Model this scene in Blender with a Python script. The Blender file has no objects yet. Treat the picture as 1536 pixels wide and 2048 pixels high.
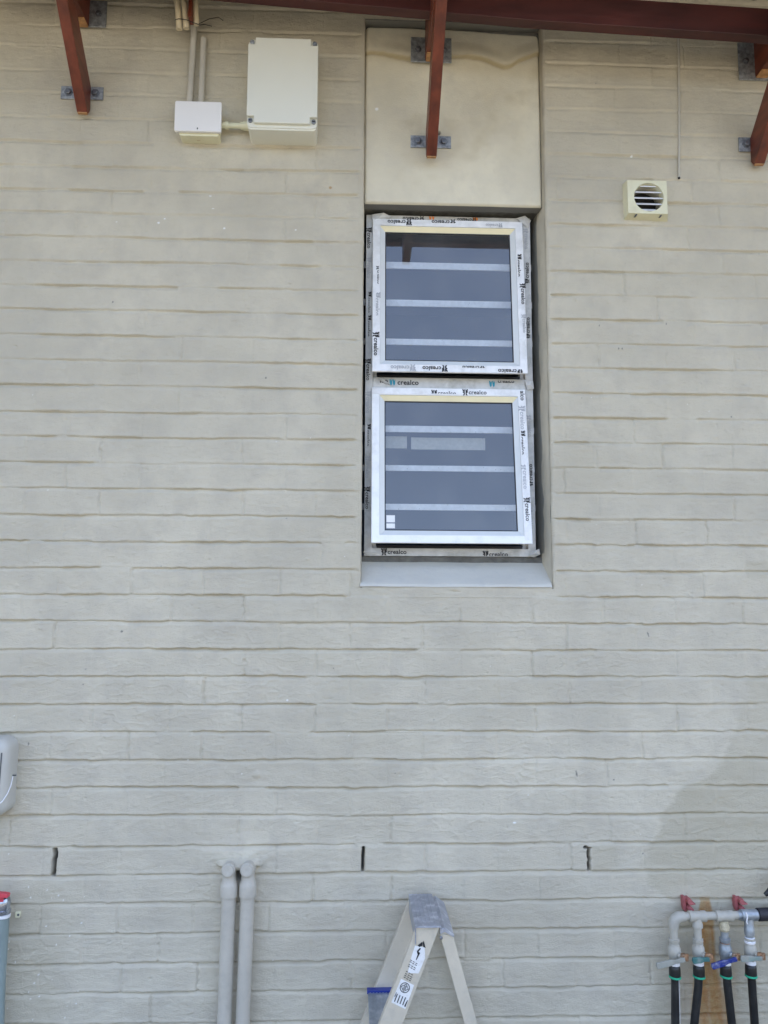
import bpy, bmesh, math, random
import numpy as np
from mathutils import Vector, Matrix
random.seed(7)
RNG = np.random.RandomState(11)
S = bpy.context.scene
COL = S.collection

# ---------------------------------------------------------------- camera
CAM_D = 2.58123; CAM_H = 1.65017
pitch, yaw, roll = 0.11835618, 0.03971606, 0.00419387
fw = Vector((math.sin(yaw)*math.cos(pitch), math.cos(yaw)*math.cos(pitch), math.sin(pitch)))
rt = Vector((math.cos(yaw), -math.sin(yaw), 0))
up = rt.cross(fw)
r2 = rt*math.cos(roll)+up*math.sin(roll); u2 = -rt*math.sin(roll)+up*math.cos(roll)
cd = bpy.data.cameras.new('camera'); cam = bpy.data.objects.new('camera', cd); COL.objects.link(cam)
M = Matrix((r2, u2, -fw)).transposed().to_4x4(); M.translation = (0, -CAM_D, CAM_H)
cam.matrix_world = M
cd.sensor_fit = 'VERTICAL'; cd.sensor_height = 24.0; cd.lens = 24.0*1598/2048
cd.clip_start = 0.05; cd.clip_end = 3000
S.camera = cam

# ---------------------------------------------------------------- light
SUN_EL = math.radians(60); SUN_AZ = math.radians(12)      # the sun stands behind the building, so the wall is in open shade
w = bpy.data.worlds.new('World'); S.world = w; w.use_nodes = True
nt = w.node_tree; nt.nodes.clear()
sky = nt.nodes.new('ShaderNodeTexSky'); sky.sky_type = 'NISHITA'; sky.sun_disc = False
sky.sun_elevation = SUN_EL; sky.sun_rotation = SUN_AZ
sky.air_density = 0.8; sky.dust_density = 6.0; sky.ozone_density = 0.6
bg = nt.nodes.new('ShaderNodeBackground'); bg.inputs[1].default_value = 0.15
wo = nt.nodes.new('ShaderNodeOutputWorld')
nt.links.new(sky.outputs[0], bg.inputs[0]); nt.links.new(bg.outputs[0], wo.inputs[0])
sd = bpy.data.lights.new('sun', 'SUN'); sd.energy = 2.2; sd.angle = math.radians(0.6); sd.color = (1.0, 0.95, 0.86)
so = bpy.data.objects.new('sun', sd); COL.objects.link(so)
sdir = Vector((math.sin(SUN_AZ)*math.cos(SUN_EL), math.cos(SUN_AZ)*math.cos(SUN_EL), math.sin(SUN_EL)))
so.rotation_euler = sdir.to_track_quat('Z', 'Y').to_euler(); so.location = (0, 6, 8)
S.view_settings.view_transform = 'Standard'; S.view_settings.look = 'None'
S.view_settings.exposure = 2.7; S.view_settings.gamma = 1.0
S.render.engine = 'CYCLES'
S.cycles.max_bounces = 8; S.cycles.diffuse_bounces = 4; S.cycles.transparent_max_bounces = 12

# ---------------------------------------------------------------- materials
def mat(name, col, rough=0.6, metal=0.0, spec=0.5, var=0.0, vscale=20.0, bump=0.0, bscale=150.0, dirt=None, dscale=8.0, damt=0.5, coat=0.0, stretch=None):
    m = bpy.data.materials.new(name); m.use_nodes = True
    n = m.node_tree; N = n.nodes; L = n.links; b = N['Principled BSDF']
    b.inputs['Base Color'].default_value = (*col, 1); b.inputs['Roughness'].default_value = rough
    b.inputs['Metallic'].default_value = metal; b.inputs['Specular IOR Level'].default_value = spec
    if coat: b.inputs['Coat Weight'].default_value = coat
    tc = N.new('ShaderNodeTexCoord'); src = tc.outputs['Object']
    if stretch:
        mp = N.new('ShaderNodeMapping'); mp.inputs['Scale'].default_value = stretch
        L.new(src, mp.inputs[0]); src = mp.outputs[0]
    cs = None
    if var or dirt:
        nz = N.new('ShaderNodeTexNoise'); nz.inputs['Scale'].default_value = vscale; nz.inputs['Detail'].default_value = 6
        L.new(src, nz.inputs['Vector'])
        hs = N.new('ShaderNodeMix'); hs.data_type = 'RGBA'
        hs.inputs[6].default_value = (*[c*(1-var) for c in col], 1); hs.inputs[7].default_value = (*[min(1, c*(1+var)) for c in col], 1)
        rp = N.new('ShaderNodeMapRange'); rp.inputs[1].default_value = 0.3; rp.inputs[2].default_value = 0.7
        L.new(nz.outputs[0], rp.inputs[0]); L.new(rp.outputs[0], hs.inputs[0]); cs = hs.outputs[2]
        if dirt:
            nd = N.new('ShaderNodeTexNoise'); nd.inputs['Scale'].default_value = dscale; nd.inputs['Detail'].default_value = 9; nd.inputs['Roughness'].default_value = 0.65
            L.new(src, nd.inputs['Vector'])
            r3 = N.new('ShaderNodeMapRange'); r3.inputs[1].default_value = 0.5; r3.inputs[2].default_value = 0.68; r3.inputs[4].default_value = damt
            L.new(nd.outputs[0], r3.inputs[0])
            mx = N.new('ShaderNodeMix'); mx.data_type = 'RGBA'; mx.inputs[7].default_value = (*dirt, 1)
            L.new(cs, mx.inputs[6]); L.new(r3.outputs[0], mx.inputs[0]); cs = mx.outputs[2]
        L.new(cs, b.inputs['Base Color'])
    if bump:
        nb = N.new('ShaderNodeTexNoise'); nb.inputs['Scale'].default_value = bscale; nb.inputs['Detail'].default_value = 5
        L.new(src, nb.inputs['Vector'])
        bp = N.new('ShaderNodeBump'); bp.inputs['Strength'].default_value = 1; bp.inputs['Distance'].default_value = bump
        L.new(nb.outputs[0], bp.inputs['Height']); L.new(bp.outputs[0], b.inputs['Normal'])
    return m

def wall_mat(name, base, bump=0.0006, second=(0.17, 0.165, 0.15), old=(.78, .77, .73)):
    """Painted masonry. Attribute 'marks': R old darker paint coat, G rust, B white paint specks, A dark marks / bare cement."""
    m = mat(name, base, rough=0.62, spec=0.35)
    n = m.node_tree; N = n.nodes; L = n.links; b = N['Principled BSDF']
    tc = N.new('ShaderNodeTexCoord'); P_ = tc.outputs['Object']
    def noise(s, d=6, r=0.55, dist=0.0, vec=None):
        z = N.new('ShaderNodeTexNoise'); z.inputs['Scale'].default_value = s; z.inputs['Detail'].default_value = d
        z.inputs['Roughness'].default_value = r; z.inputs['Distortion'].default_value = dist
        L.new(vec or P_, z.inputs['Vector']); return z.outputs[0]
    def rng(v, a, b_, c=0.0, d=1.0):
        r = N.new('ShaderNodeMapRange'); r.inputs[1].default_value = a; r.inputs[2].default_value = b_
        r.inputs[3].default_value = c; r.inputs[4].default_value = d; L.new(v, r.inputs[0]); return r.outputs[0]
    def mix(f, a, c, mode='MIX'):
        x = N.new('ShaderNodeMix'); x.data_type = 'RGBA'; x.blend_type = mode
        if isinstance(f, float): x.inputs[0].default_value = f
        else: L.new(f, x.inputs[0])
        for i, v in ((6, a), (7, c)):
            if isinstance(v, tuple): x.inputs[i].default_value = (*v, 1)
            else: L.new(v, x.inputs[i])
        return x.outputs[2]
    d = tuple(c*0.86 for c in base); l = tuple(min(1, c*1.05) for c in base)
    c = mix(rng(noise(2.3, 5), 0.35, 0.65), d, l)
    c = mix(rng(noise(11, 7, 0.6), 0.45, 0.70, 0, 0.62), c, (base[0]*0.80, base[1]*0.80, base[2]*0.83))
    c = mix(rng(noise(60, 6, 0.7), 0.55, 0.75, 0, 0.35), c, (base[0]*0.82, base[1]*0.81, base[2]*0.78))
    at = N.new('ShaderNodeAttribute'); at.attribute_name = 'marks'
    sp = N.new('ShaderNodeSeparateColor'); L.new(at.outputs['Color'], sp.inputs[0])
    wob = noise(45, 6, 0.7)
    c = mix(sp.outputs[0], c, (base[0]*old[0], base[1]*old[1], base[2]*old[2]))
    rust = mix(rng(wob, 0.4, 0.65), (0.40, 0.19, 0.055), (0.46, 0.31, 0.13))
    c = mix(sp.outputs[1], c, rust)
    c = mix(sp.outputs[2], c, (0.85, 0.85, 0.83))
    c = mix(at.outputs['Alpha'], c, second)
    L.new(c, b.inputs['Base Color'])
    # brushed paint grain and fine grit
    mp = N.new('ShaderNodeMapping'); mp.inputs['Scale'].default_value = (1, 1, 3.5); L.new(P_, mp.inputs[0])
    h1 = noise(130, 6, 0.65, 0.3, mp.outputs[0]); h2 = noise(420, 3, 0.6)
    ad = N.new('ShaderNodeMath'); ad.operation = 'MULTIPLY_ADD'; L.new(h2, ad.inputs[0]); ad.inputs[1].default_value = 0.5; L.new(h1, ad.inputs[2])
    bp = N.new('ShaderNodeBump'); bp.inputs['Distance'].default_value = bump; bp.inputs['Strength'].default_value = 0.9
    L.new(ad.outputs[0], bp.inputs['Height']); L.new(bp.outputs[0], b.inputs['Normal'])
    return m

WALLC = (0.625, 0.575, 0.452)
M_wall = wall_mat('painted_brick', WALLC, bump=0.0036)
M_panel = wall_mat('cream_plaster', (0.74, 0.69, 0.54), bump=0.0013, old=(.52, .46, .34))
M_reveal = wall_mat('reveal_plaster', WALLC, bump=0.0011, second=(0.30, 0.295, 0.26))
M_sill = mat('sill_paint', (0.58, 0.56, 0.49), 0.38, var=0.05, vscale=9, bump=0.0012, bscale=60, dirt=(0.42, 0.42, 0.40), dscale=18, damt=0.35)
M_cement = mat('bare_cement', (0.13, 0.128, 0.115), 0.9, var=0.25, vscale=40, bump=0.003, bscale=90)
M_timber = mat('red_stained_timber', (0.15, 0.034, 0.016), 0.42, var=0.35, vscale=30, bump=0.0008, bscale=60, dirt=(0.055, 0.014, 0.010), dscale=12, damt=0.7, stretch=(1, .25, 1))
M_beam = mat('dark_red_timber', (0.062, 0.015, 0.012), 0.5, var=0.35, vscale=16, bump=0.0008, bscale=60, dirt=(0.10, 0.016, 0.013), dscale=5, damt=0.7, stretch=(.25, 1, 1))
M_raw = mat('raw_wood', (0.42, 0.22, 0.09), 0.7, var=0.3, vscale=60)
M_galv = mat('galvanised', (0.36, 0.38, 0.40), 0.5, metal=0.55, var=0.35, vscale=70, dirt=(0.16, 0.18, 0.20), dscale=45, damt=0.8, bump=0.0006)
M_bolt = mat('bolt_steel', (0.22, 0.23, 0.25), 0.45, metal=0.8, var=0.3, vscale=90)
M_sheet = mat('roof_sheet', (0.07, 0.062, 0.055), 0.6, var=0.2)
M_pvcbox = mat('grey_white_plastic', (0.74, 0.74, 0.65), 0.42, var=0.03, vscale=5, bump=0.0002, bscale=900)
M_pvcsm = mat('white_plastic', (0.80, 0.79, 0.78), 0.45, var=0.03, vscale=6)
M_cream = mat('cream_plastic', (0.72, 0.70, 0.50), 0.5, var=0.05, vscale=12, dirt=(0.55, 0.50, 0.33), dscale=14, damt=0.35)
M_conduit = mat('beige_conduit', (0.62, 0.53, 0.36), 0.55, var=0.1, vscale=20)
M_conpaint = mat('painted_conduit', (0.50, 0.475, 0.41), 0.6, var=0.08, vscale=15, bump=0.0006, bscale=120)
M_pipep = mat('painted_pipe', (0.475, 0.445, 0.375), 0.5, var=0.06, vscale=15, bump=0.0008, bscale=70, dirt=(0.36, 0.34, 0.29), dscale=25, damt=0.4)
M_alu = mat('white_aluminium', (0.88, 0.89, 0.88), 0.3, var=0.03, vscale=9, dirt=(0.55, 0.56, 0.55), dscale=22, damt=0.3)
M_tapeg = mat('dull_film', (0.58, 0.58, 0.56), 0.4, var=0.12, vscale=30, bump=0.0014, bscale=50, dirt=(0.30, 0.30, 0.26), dscale=13, damt=0.7)
M_tape = mat('protective_film', (0.80, 0.80, 0.79), 0.35, var=0.07, vscale=35, bump=0.0012, bscale=55, dirt=(0.52, 0.51, 0.46), dscale=16, damt=0.45)
M_bead = mat('glazing_bead', (0.66, 0.68, 0.67), 0.35, var=0.03)
M_beadtop = mat('bead_warm_bounce', (0.84, 0.76, 0.50), 0.4, var=0.04)  # bead copy for the top, warm ground bounce put into its colour
M_black = mat('black_rubber', (0.012, 0.012, 0.014), 0.5)
M_ink = mat('black_print', (0.02, 0.02, 0.022), 0.6)
M_inkf = mat('faded_print', (0.42, 0.43, 0.45), 0.6)
M_inkb = mat('blue_print', (0.03, 0.30, 0.42), 0.6)
M_inko = mat('orange_print', (0.75, 0.22, 0.03), 0.6)
M_bar = mat('white_steel_bar', (0.90, 0.90, 0.89), 0.4, var=0.08, vscale=60)
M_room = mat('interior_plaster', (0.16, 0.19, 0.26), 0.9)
M_strip = mat('pale_strip_mat', (0.50, 0.49, 0.42), 0.8, var=0.08, vscale=90)
M_dark = mat('dark_hole', (0.02, 0.02, 0.02), 0.9)
M_blade = mat('louvre_white', (0.72, 0.72, 0.74), 0.5)
M_ladder = mat('ladder_aluminium', (0.64, 0.585, 0.47), 0.42, metal=0.25, var=0.06, vscale=14, dirt=(0.46, 0.44, 0.38), dscale=25, damt=0.5, bump=0.0003, bscale=300)
M_ladcap = mat('scuffed_aluminium', (0.36, 0.38, 0.43), 0.4, metal=0.5, var=0.18, vscale=25, dirt=(0.72, 0.73, 0.76), dscale=28, damt=0.7, bump=0.0005, bscale=40)
M_tread = mat('tread_aluminium', (0.34, 0.38, 0.43), 0.35, metal=0.6, var=0.2, vscale=30, bump=0.0006, dirt=(0.55, 0.56, 0.57), dscale=30, damt=0.6)
M_blue = mat('blue_plastic', (0.012, 0.03, 0.22), 0.4)
M_bluel = mat('blue_lever', (0.012, 0.03, 0.20), 0.35, dirt=(0.4, 0.4, 0.45), dscale=60, damt=0.6, var=.1)
M_sticker = mat('sticker_white', (0.78, 0.78, 0.76), 0.4, dirt=(0.55, 0.53, 0.48), dscale=60, damt=0.5, var=.03)
M_hose = mat('black_hose', (0.014, 0.015, 0.016), 0.35, var=0.3, vscale=30, dirt=(0.05, 0.05, 0.045), dscale=14, damt=0.5)
M_green = mat('green_band', (0.03, 0.42, 0.24), 0.4)
M_ptfe = mat('white_thread_tape', (0.80, 0.80, 0.82), 0.6, bump=0.001, bscale=200, var=.05)
M_galvp = mat('galvanised_pipe', (0.32, 0.35, 0.37), 0.4, metal=0.5, var=0.25, vscale=50, bump=0.0004)
M_brass = mat('corroded_brass', (0.30, 0.17, 0.09), 0.55, metal=0.4, var=0.5, vscale=80, dirt=(0.36, 0.33, 0.27), dscale=60, damt=0.8, bump=0.001)
M_valveg = mat('painted_valve', (0.42, 0.40, 0.34), 0.5, var=0.1, vscale=40, dirt=(0.34, 0.30, 0.22), dscale=40, damt=0.5, bump=0.0008)
M_lev = mat('green_worn_lever', (0.045, 0.15, 0.14), 0.5, var=0.15, vscale=40, dirt=(0.30, 0.31, 0.28), dscale=40, damt=0.6)
M_levw = mat('worn_lever', (0.30, 0.30, 0.26), 0.5, var=0.15, vscale=40, dirt=(0.13, 0.25, 0.23), dscale=22, damt=0.9)
M_red = mat('faded_red_plastic', (0.36, 0.10, 0.10), 0.55, var=0.15, vscale=40)
M_redl = mat('red_lever', (0.62, 0.06, 0.09), 0.4, var=0.1)
M_chrome = mat('dull_chrome', (0.42, 0.46, 0.52), 0.2, metal=0.9, var=0.3, vscale=60)
M_gpipe = mat('green_grey_pipe', (0.23, 0.29, 0.28), 0.45, var=0.2, vscale=25, dirt=(0.40, 0.43, 0.41), dscale=16, damt=0.5, stretch=(1, 1, .3))
M_meter = mat('meter_plastic', (0.50, 0.49, 0.44), 0.4, var=0.04, vscale=8)
M_meterw = mat('meter_window', (0.42, 0.46, 0.50), 0.2)
M_slot = mat('dark_slot', (0.10, 0.11, 0.11), 0.6)
M_ground = mat('dry_sandy_ground', (0.105, 0.098, 0.078), 0.95, var=0.25, vscale=1.5, bump=0.01, bscale=30, dirt=(0.08, 0.08, 0.05), dscale=0.7, damt=0.7)

def glass_mat():
    m = bpy.data.materials.new('window_glass'); m.use_nodes = True
    n = m.node_tree; N = n.nodes; L = n.links; N.clear()
    out = N.new('ShaderNodeOutputMaterial'); mx = N.new('ShaderNodeMixShader'); mx2 = N.new('ShaderNodeMixShader')
    tr = N.new('ShaderNodeBsdfTransparent'); tr.inputs[0].default_value = (0.92, 0.94, 0.95, 1)
    gl = N.new('ShaderNodeBsdfGlossy'); gl.inputs['Roughness'].default_value = 0.015; gl.inputs[0].default_value = (1, 1, 1, 1)
    df = N.new('ShaderNodeBsdfDiffuse'); df.inputs[0].default_value = (0.6, 0.62, 0.62, 1)
    fr = N.new('ShaderNodeFresnel'); fr.inputs[0].default_value = 1.5
    mu = N.new('ShaderNodeMath'); mu.operation = 'MULTIPLY'; mu.inputs[1].default_value = 2.6; mu.use_clamp = True
    L.new(fr.outputs[0], mu.inputs[0]); L.new(mu.outputs[0], mx.inputs[0]); L.new(tr.outputs[0], mx.inputs[1]); L.new(gl.outputs[0], mx.inputs[2])
    tc = N.new('ShaderNodeTexCoord'); nz = N.new('ShaderNodeTexNoise'); nz.inputs['Scale'].default_value = 9; nz.inputs['Detail'].default_value = 8
    L.new(tc.outputs['Object'], nz.inputs['Vector'])
    vo = N.new('ShaderNodeTexVoronoi'); vo.inputs['Scale'].default_value = 95; L.new(tc.outputs['Object'], vo.inputs['Vector'])
    r = N.new('ShaderNodeMapRange'); r.inputs[1].default_value = 0.4; r.inputs[2].default_value = 0.8; r.inputs[3].default_value = 0.05; r.inputs[4].default_value = 0.12
    L.new(nz.outputs[0], r.inputs[0])
    r_ = N.new('ShaderNodeMapRange'); r_.inputs[1].default_value = 0.0; r_.inputs[2].default_value = 0.19; r_.inputs[3].default_value = 0.45; r_.inputs[4].default_value = 0.0
    L.new(vo.outputs[0], r_.inputs[0])
    ng = N.new('ShaderNodeTexNoise'); ng.inputs['Scale'].default_value = 40; L.new(tc.outputs['Object'], ng.inputs['Vector'])
    gt = N.new('ShaderNodeMath'); gt.operation = 'GREATER_THAN'; gt.inputs[1].default_value = 0.58; L.new(ng.outputs[0], gt.inputs[0])
    m1 = N.new('ShaderNodeMath'); m1.operation = 'MULTIPLY'; L.new(r_.outputs[0], m1.inputs[0]); L.new(gt.outputs[0], m1.inputs[1])
    ad = N.new('ShaderNodeMath'); ad.operation = 'ADD'; L.new(r.outputs[0], ad.inputs[0]); L.new(m1.outputs[0], ad.inputs[1])
    L.new(ad.outputs[0], mx2.inputs[0]); L.new(mx.outputs[0], mx2.inputs[1]); L.new(df.outputs[0], mx2.inputs[2])
    L.new(mx2.outputs[0], out.inputs[0])
    return m
M_glass = glass_mat()

# ---------------------------------------------------------------- mesh helpers
class MB:
    def __init__(self, T=None): self.v = []; self.f = []; self.T = T
    def _add(self, vs, fs):
        n = len(self.v)
        for p in vs:
            p = Vector(p)
            if self.T is not None: p = self.T @ p
            self.v.append(tuple(p))
        self.f += [tuple(i+n for i in f) for f in fs]
    def box(self, x0, x1, y0, y1, z0, z1):
        self._add([(x, y, z) for x in (x0, x1) for y in (y0, y1) for z in (z0, z1)],
                  [(0, 1, 3, 2), (4, 6, 7, 5), (0, 4, 5, 1), (2, 3, 7, 6), (0, 2, 6, 4), (1, 5, 7, 3)]); return self
    def prism(self, poly, axis, a, b):
        """extrude a 2D polygon along an axis ('x','y' or 'z')"""
        n = len(poly)
        def P3(p, t):
            return {'x': (t, p[0], p[1]), 'y': (p[0], t, p[1]), 'z': (p[0], p[1], t)}[axis]
        vs = [P3(p, a) for p in poly]+[P3(p, b) for p in poly]
        self._add(vs, [tuple(range(n))[::-1], tuple(range(n, 2*n))]+[(i, (i+1) % n, n+(i+1) % n, n+i) for i in range(n)]); return self
    def tube(self, pts, rad, seg=16, cap=True):
        pts = [Vector(p) for p in pts]; n = len(pts)
        rads = rad if isinstance(rad, (list, tuple)) else [rad]*n
        vs = []; prev = None
        for i, p in enumerate(pts):
            d = (pts[min(i+1, n-1)]-pts[max(i-1, 0)]).normalized()
            if prev is None:
                a = Vector((0, 0, 1)) if abs(d.z) < .9 else Vector((1, 0, 0)); u = d.cross(a).normalized()
            else:
                u = (prev-d*prev.dot(d)).normalized()
            prev = u; v_ = d.cross(u)
            for k in range(seg):
                t = 2*math.pi*k/seg; vs.append(p+(u*math.cos(t)+v_*math.sin(t))*rads[i])
        fs = [(i*seg+k, i*seg+(k+1) % seg, (i+1)*seg+(k+1) % seg, (i+1)*seg+k) for i in range(n-1) for k in range(seg)]
        if cap: fs += [tuple(range(seg))[::-1], tuple(range((n-1)*seg, n*seg))]
        self._add(vs, fs); return self
    def lathe(self, base, d, prof, seg=20):
        """prof: list of (distance along d, radius)"""
        base = Vector(base); d = Vector(d).normalized()
        a = Vector((0, 0, 1)) if abs(d.z) < .9 else Vector((1, 0, 0)); u = d.cross(a).normalized(); v_ = d.cross(u)
        vs = []; n = len(prof)
        for h, r in prof:
            for k in range(seg):
                t = 2*math.pi*k/seg; vs.append(base+d*h+(u*math.cos(t)+v_*math.sin(t))*max(r, 1e-4))
        fs = [(i*seg+k, i*seg+(k+1) % seg, (i+1)*seg+(k+1) % seg, (i+1)*seg+k) for i in range(n-1) for k in range(seg)]
        fs += [tuple(range(seg))[::-1], tuple(range((n-1)*seg, n*seg))]
        self._add(vs, fs); return self
    def loops(self, rects, close=False):
        """bridge successive rectangles given as (x0,x1,z0,z1,y)"""
        vs = []
        for x0, x1, z0, z1, y in rects: vs += [(x0, y, z0), (x1, y, z0), (x1, y, z1), (x0, y, z1)]
        n = len(rects); fs = []
        for i in range(n if close else n-1):
            j = (i+1) % n
            for k in range(4): fs.append((i*4+k, i*4+(k+1) % 4, j*4+(k+1) % 4, j*4+k))
        self._add(vs, fs); return self

def obj(name, mb, m, parent=None, smooth=False, bevel=0.0, seg=2):
    me = bpy.data.meshes.new(name)
    me.from_pydata(mb.v, [], mb.f); me.validate()
    bm = bmesh.new(); bm.from_mesh(me); bmesh.ops.remove_doubles(bm, verts=bm.verts, dist=1e-6)
    bmesh.ops.recalc_face_normals(bm, faces=bm.faces); bm.to_mesh(me); bm.free()
    me.materials.append(m)
    o = bpy.data.objects.new(name, me); COL.objects.link(o)
    if smooth:
        for p in me.polygons: p.use_smooth = True
        me.set_sharp_from_angle(angle=math.radians(42))
    if bevel:
        b = o.modifiers.new('bevel', 'BEVEL'); b.width = bevel; b.segments = seg; b.limit_method = 'ANGLE'; b.angle_limit = math.radians(35)
    if parent is not None: put(o, parent)
    return o
def objs(name, mb, m, parent=None, **k):
    """one object per connected piece"""
    par = list(range(len(mb.v)))
    def find(a):
        while par[a] != a: par[a] = par[par[a]]; a = par[a]
        return a
    for f in mb.f:
        for q in f[1:]: par[find(q)] = find(f[0])
    g_ = {}
    for f in mb.f: g_.setdefault(find(f[0]), []).append(f)
    out = []
    for fs in g_.values():
        ids = sorted({i for f in fs for i in f}); rm = {a: b for b, a in enumerate(ids)}
        n_ = MB(); n_.v = [mb.v[i] for i in ids]; n_.f = [tuple(rm[i] for i in f) for f in fs]
        out.append(obj(name, n_, m, parent, **k))
    return out
def world_of(o):
    mw = o.matrix_parent_inverse @ o.matrix_basis
    return (world_of(o.parent) @ mw) if o.parent else o.matrix_basis.copy()
def put(o, parent):
    o.parent = parent; o.matrix_parent_inverse = world_of(parent).inverted()
def tag(o, label, cat, group=None, kind=None):
    if label: o['label'] = label
    if cat: o['category'] = cat
    if group: o['group'] = group
    if kind: o['kind'] = kind
    return o
def thing(name, label, cat, loc, group=None):
    o = bpy.data.objects.new(name, None); COL.objects.link(o); o.location = loc
    o.empty_display_size = 0.05; return tag(o, label, cat, group)

# ---------------------------------------------------------------- numpy noise
def cubic_mat(n_out, coords, n_in):
    """Catmull-free smoothstep interpolation matrix"""
    c = np.clip(coords, 0, n_in-1.001); i = np.floor(c).astype(int); f = c-i; f = f*f*(3-2*f)
    return i, f
def noise2(X, Z, sx, sz, seed, oct=1, gain=0.5):
    """value noise on the separable grid X (n,), Z (m,) -> (m,n) in -1..1; sx, sz = feature size in metres"""
    out = np.zeros((len(Z), len(X))); amp = 1.0; tot = 0
    r = np.random.RandomState(seed)
    for o in range(oct):
        nx = int((X[-1]-X[0])/sx)+3; nz = int((Z[-1]-Z[0])/sz)+3
        R = r.rand(nz, nx)*2-1
        ix, fx = cubic_mat(0, (X-X[0])/sx, nx); iz, fz = cubic_mat(0, (Z-Z[0])/sz, nz)
        A = R[:, ix]*(1-fx)+R[:, ix+1]*fx
        out += amp*(A[iz]*(1-fz)[:, None]+A[iz+1]*fz[:, None]); tot += amp
        amp *= gain; sx /= 2; sz /= 2
    return out/tot
def noise1(X, s, seed, oct=2):
    return noise2(X, np.array([0., 1.]), s, 5.0, seed, oct)[0]
def sstep(a, b, x):
    t = np.clip((x-a)/(b-a), 0, 1); return t*t*(3-2*t)

def grid_obj(name, V, mask, m, parent=None, marks=None):
    """V (m,n,3) world points, mask (m-1,n-1) faces to keep"""
    mz, nx = V.shape[:2]
    idx = np.arange(mz*nx).reshape(mz, nx)
    q = np.stack([idx[:-1, :-1], idx[:-1, 1:], idx[1:, 1:], idx[1:, :-1]], -1)[mask]
    used = np.zeros(mz*nx, bool); used[q.ravel()] = True
    remap = np.cumsum(used)-1
    q = remap[q]; co = V.reshape(-1, 3)[used]
    me = bpy.data.meshes.new(name)
    me.vertices.add(len(co)); me.vertices.foreach_set('co', co.astype(np.float32).ravel())
    me.loops.add(q.size); me.loops.foreach_set('vertex_index', q.astype(np.int32).ravel())
    me.polygons.add(len(q)); me.polygons.foreach_set('loop_start', np.arange(0, q.size, 4, dtype=np.int32))
    me.polygons.foreach_set('use_smooth', np.ones(len(q), bool))
    me.update(calc_edges=True)
    if marks is not None:
        a = me.color_attributes.new('marks', 'FLOAT_COLOR', 'POINT')
        a.data.foreach_set('color', marks.reshape(-1, 4)[used].astype(np.float32).ravel())
    me.materials.append(m)
    o = bpy.data.objects.new(name, me); COL.objects.link(o)
    if parent is not None: put(o, parent)
    return o

# ---------------------------------------------------------------- ground
g = MB(); g._add([(-400, -400, 0), (400, -400, 0), (400, 400, 0), (-400, 400, 0)], [(0, 1, 2, 3)])
tag(obj('ground', g, M_ground), None, None, kind='structure')

# ---------------------------------------------------------------- brick wall
OX0, OX1 = 0.030, 0.652          # opening
OZ0, OZ1 = 1.722, 3.700
Z0 = 3.641                        # bed joint 0, one every 85 mm below it
wall = thing('brick_wall', 'off white painted brick wall with rough bed joints, carrying the window and pipes', 'wall', (0, 0.1, 0))

def axis(segs):
    out = []
    for a, b, d in segs:
        n = max(1, int(round((b-a)/d))); out.append(np.linspace(a, b, n, endpoint=False))
    out.append(np.array([segs[-1][1]])); return np.concatenate(out)
GX = axis([(-4.0, -1.3, .03), (-1.3, OX0, .0027), (OX0, OX1, .0027), (OX1, 1.6, .0027), (1.6, 4.2, .03)])
GZ = axis([(-.02, .34, .01), (.34, OZ0, .0021), (OZ0, OZ1, .0023), (OZ1, 3.86, .0024), (3.86, 4.45, .03)])
XX, ZZ = np.meshgrid(GX, GZ)
H = np.zeros_like(XX)
H += 0.0016*noise2(GX, GZ, .35, .3, 1, 2)
H += (0.0010+.0008*(1-sstep(1.3, 2.2, ZZ)))*noise2(GX, GZ, .07, .035, 2, 3)
H += 0.0009*noise2(GX, GZ, .02, .010, 3, 2)
# scattered trowel ridges, sharper than the rest
rid = 1-np.abs(noise2(GX, GZ, .05, .022, 4, 2)); msk = sstep(.1, .55, noise2(GX, GZ, .3, .2, 5, 2))
low = 1-sstep(1.2, 2.6, ZZ)*0.55
H += 0.0016*np.clip(rid-.88, 0, 1)/.12*msk*low
rid2 = 1-np.abs(noise2(GX, GZ, .09, .05, 14, 3)); H += .0010*np.clip(rid2-.93, 0, 1)/.07*sstep(.0, .4, noise2(GX, GZ, .25, .12, 15, 2))*low
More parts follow.
